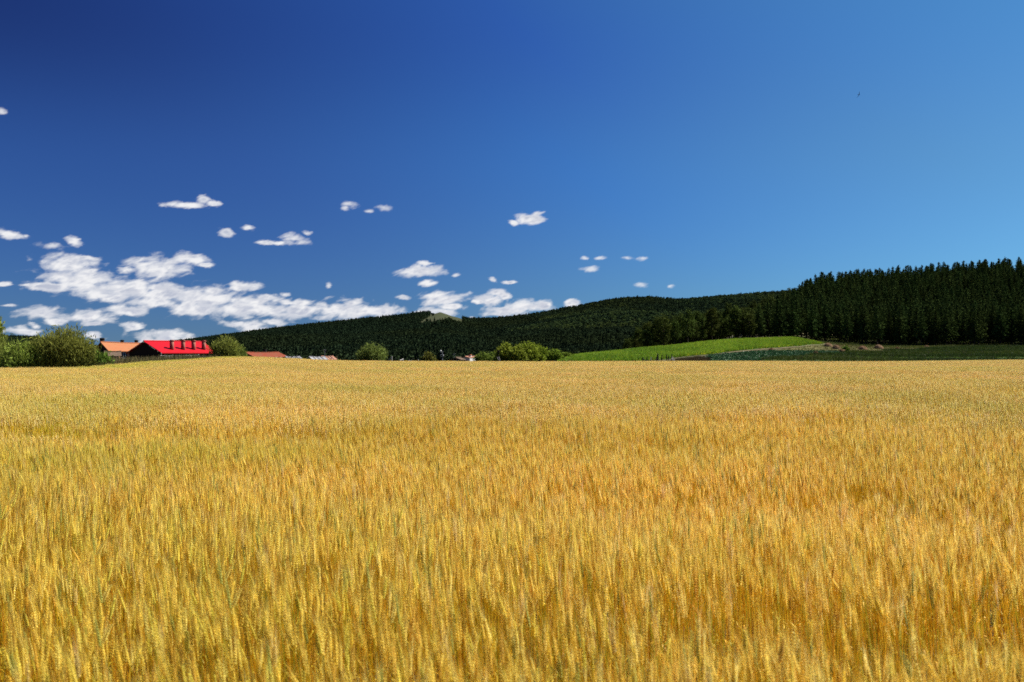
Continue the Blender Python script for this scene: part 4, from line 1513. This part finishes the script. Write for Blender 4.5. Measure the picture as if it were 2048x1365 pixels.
fence('farmyard_fence', [(576, 176, 714.2, 0, None, .06), (583, 177, 713.2, .03, None, .06), (592, 177, 714.2, -.03, None, .05), (599, 178, 714.6, 0, 'palewood', .05)],
      [(0, 1, .9, .85, .06, None), (1, 3, .8, .9, .06, 'charwood'), (0, 3, .55, .5, .06, 'greywood')],
      'dark rough farmyard fence between the red tiled house and the white roofed shed')
fence('house_fence', [(322, 121, 705.5, .05, 'palewood', .035), (331, 121.5, 708, -.03, None, .04), (345, 122, 709.5, 0, 'palewood', .035), (358, 122.5, 710, 0, None, .04),
                      (372, 123, 709.5, .02, 'palewood', .04), (386, 123.5, 709.5, 0, None, .04), (399, 124, 708, -.1, 'palewood', .04)],
      [(0, 2, .8, .9, .04, 'palewood'), (2, 4, .9, .9, .04, None), (4, 6, .9, .9, .04, 'palewood')],
      'thin pale fence under the eaves of the red roofed house')

# ------------------------------------------------------------------ hay heaps
GH = 'hay heaps on the mown strip below the conifers'
HAY = [(1543, 702.5, 13, 5, 'small flat hay heap on the edge between the green field and the cabbages'),
       (1656, 694.0, 17, 7.5, 'hay heap highest of the cluster, nearest the conifers'),
       (1672.5, 699.0, 19, 8.5, 'dark-topped hay heap in the middle of the cluster of three'),
       (1684, 706.2, 15, 7, 'paler hay heap lowest of the cluster, beside the small shrub'),
       (1631.5, 710.6, 14, 7, 'dark hay heap alone at the end of the cabbage rows'),
       (1725, 700.3, 19, 8, 'broad hay heap right of the shrub, on the tan mown strip'),
       (1757, 698.5, 20, 8.5, 'largest dark hay heap at the foot of the conifers'),
       (1794.5, 698.8, 9, 4, 'tiny pale hay heap between the largest heap and the last one'),
       (1853.5, 696.6, 12, 5, 'small pale hay heap farthest to the right')]
for i, (px, py, wpx, hpx_, lb) in enumerate(HAY):
    d = hit(px, py)
    w_, h_ = wpx / F * d, hpx_ / F * d
    r = np.random.default_rng(700 + i)
    root = empty('hay_heap', tuple(at(px, d)), r.uniform(0, 6.28))
    b = MB()
    n = 14
    prof = [(0.0, 1.0), (.30, .96), (.55, .82), (.78, .52), (.94, .20), (1.02, -.12)]
    lob = r.uniform(.86, 1.12, n)
    rings = []
    for q, z in prof:
        a = np.arange(n) / n * 6.283
        rr = w_ / 2 * q * lob
        rings.append(np.stack([rr * np.cos(a), rr * np.sin(a), np.full(n, h_ * z) + r.normal(0, .03, n)], 1))
    b.add(np.vstack(rings), [[k * n + j, (k + 1) * n + j, (k + 1) * n + (j + 1) % n, k * n + (j + 1) % n] for k in range(len(prof) - 1) for j in range(n)])
    b.build('heap', M['haybase'], root, True)
    b = MB()
    k = 420
    a, q = r.uniform(0, 6.283, k), r.uniform(0, 1, k) ** .6
    z = h_ * np.interp(q, [p_[0] for p_ in prof], [p_[1] for p_ in prof])
    c = np.stack([w_ / 2 * q * np.cos(a), w_ / 2 * q * np.sin(a), z + .02], 1)
    dd = np.stack([np.cos(a), np.sin(a), -.9 * q], 1) + r.normal(0, .6, (k, 3))
    dark = .7 if 'dark' in lb else 1.15
    b.cards(c, dd, r.normal(size=(k, 3)), r.uniform(.2, .5, k), .035, np.array([.36, .23, .12]) * dark * r.uniform(.6, 1.35, (k, 1)))
    b.build('loose_straw', M['hay'], root)
    tag(root, lb, 'hay heap', GH)

# ------------------------------------------------------------------ the bird
bd = 70.0
bp = np.array([(1718 - 1024) / F * bd, bd, zp(190, bd)])
r0 = empty('flying_bird', tuple(bp), rad(-70))
r0.rotation_euler = (rad(72), rad(12), rad(-70))
b = MB()
t = np.linspace(0, 1, 11)
b.tube(np.stack([(t - .45) * .22, 0 * t, .008 * np.sin(t * 3.1)], 1), [.002, .009, .017, .021, .022, .020, .016, .013, .015, .011, .003], 8)
for s in (-1, 1):                                           # swept wings grow out of the body
    st = [(0, .012, .052), (.06, .010, .052), (.12, -.012, .042), (.19, -.055, .022), (.24, -.09, .004)]
    top = [(x + c / 2, s * y, .012 + .10 * y) for y, x, c in st]
    bot = [(x - c / 2, s * y, .010 + .10 * y) for y, x, c in st]
    vv = top + bot + [(p[0], p[1], p[2] - .006) for p in top] + [(p[0], p[1], p[2] - .006) for p in bot]
    f = []
    for i in range(4):
        f += [[i, i + 1, 5 + i + 1, 5 + i], [10 + i, 15 + i, 15 + i + 1, 10 + i + 1], [i, 10 + i, 10 + i + 1, i + 1], [5 + i, 5 + i + 1, 15 + i + 1, 15 + i]]
    b.add(vv, f)
for s in (-1, 1):
    b.add([(-.08, 0, .004), (-.08, s * .012, .004), (-.17, s * .034, .004), (-.13, s * .006, .004)], [[0, 1, 2, 3]])
b.build('body', M['feather'], r0, True)
tag(r0, 'small dark bird flying high in the empty blue sky', 'bird')
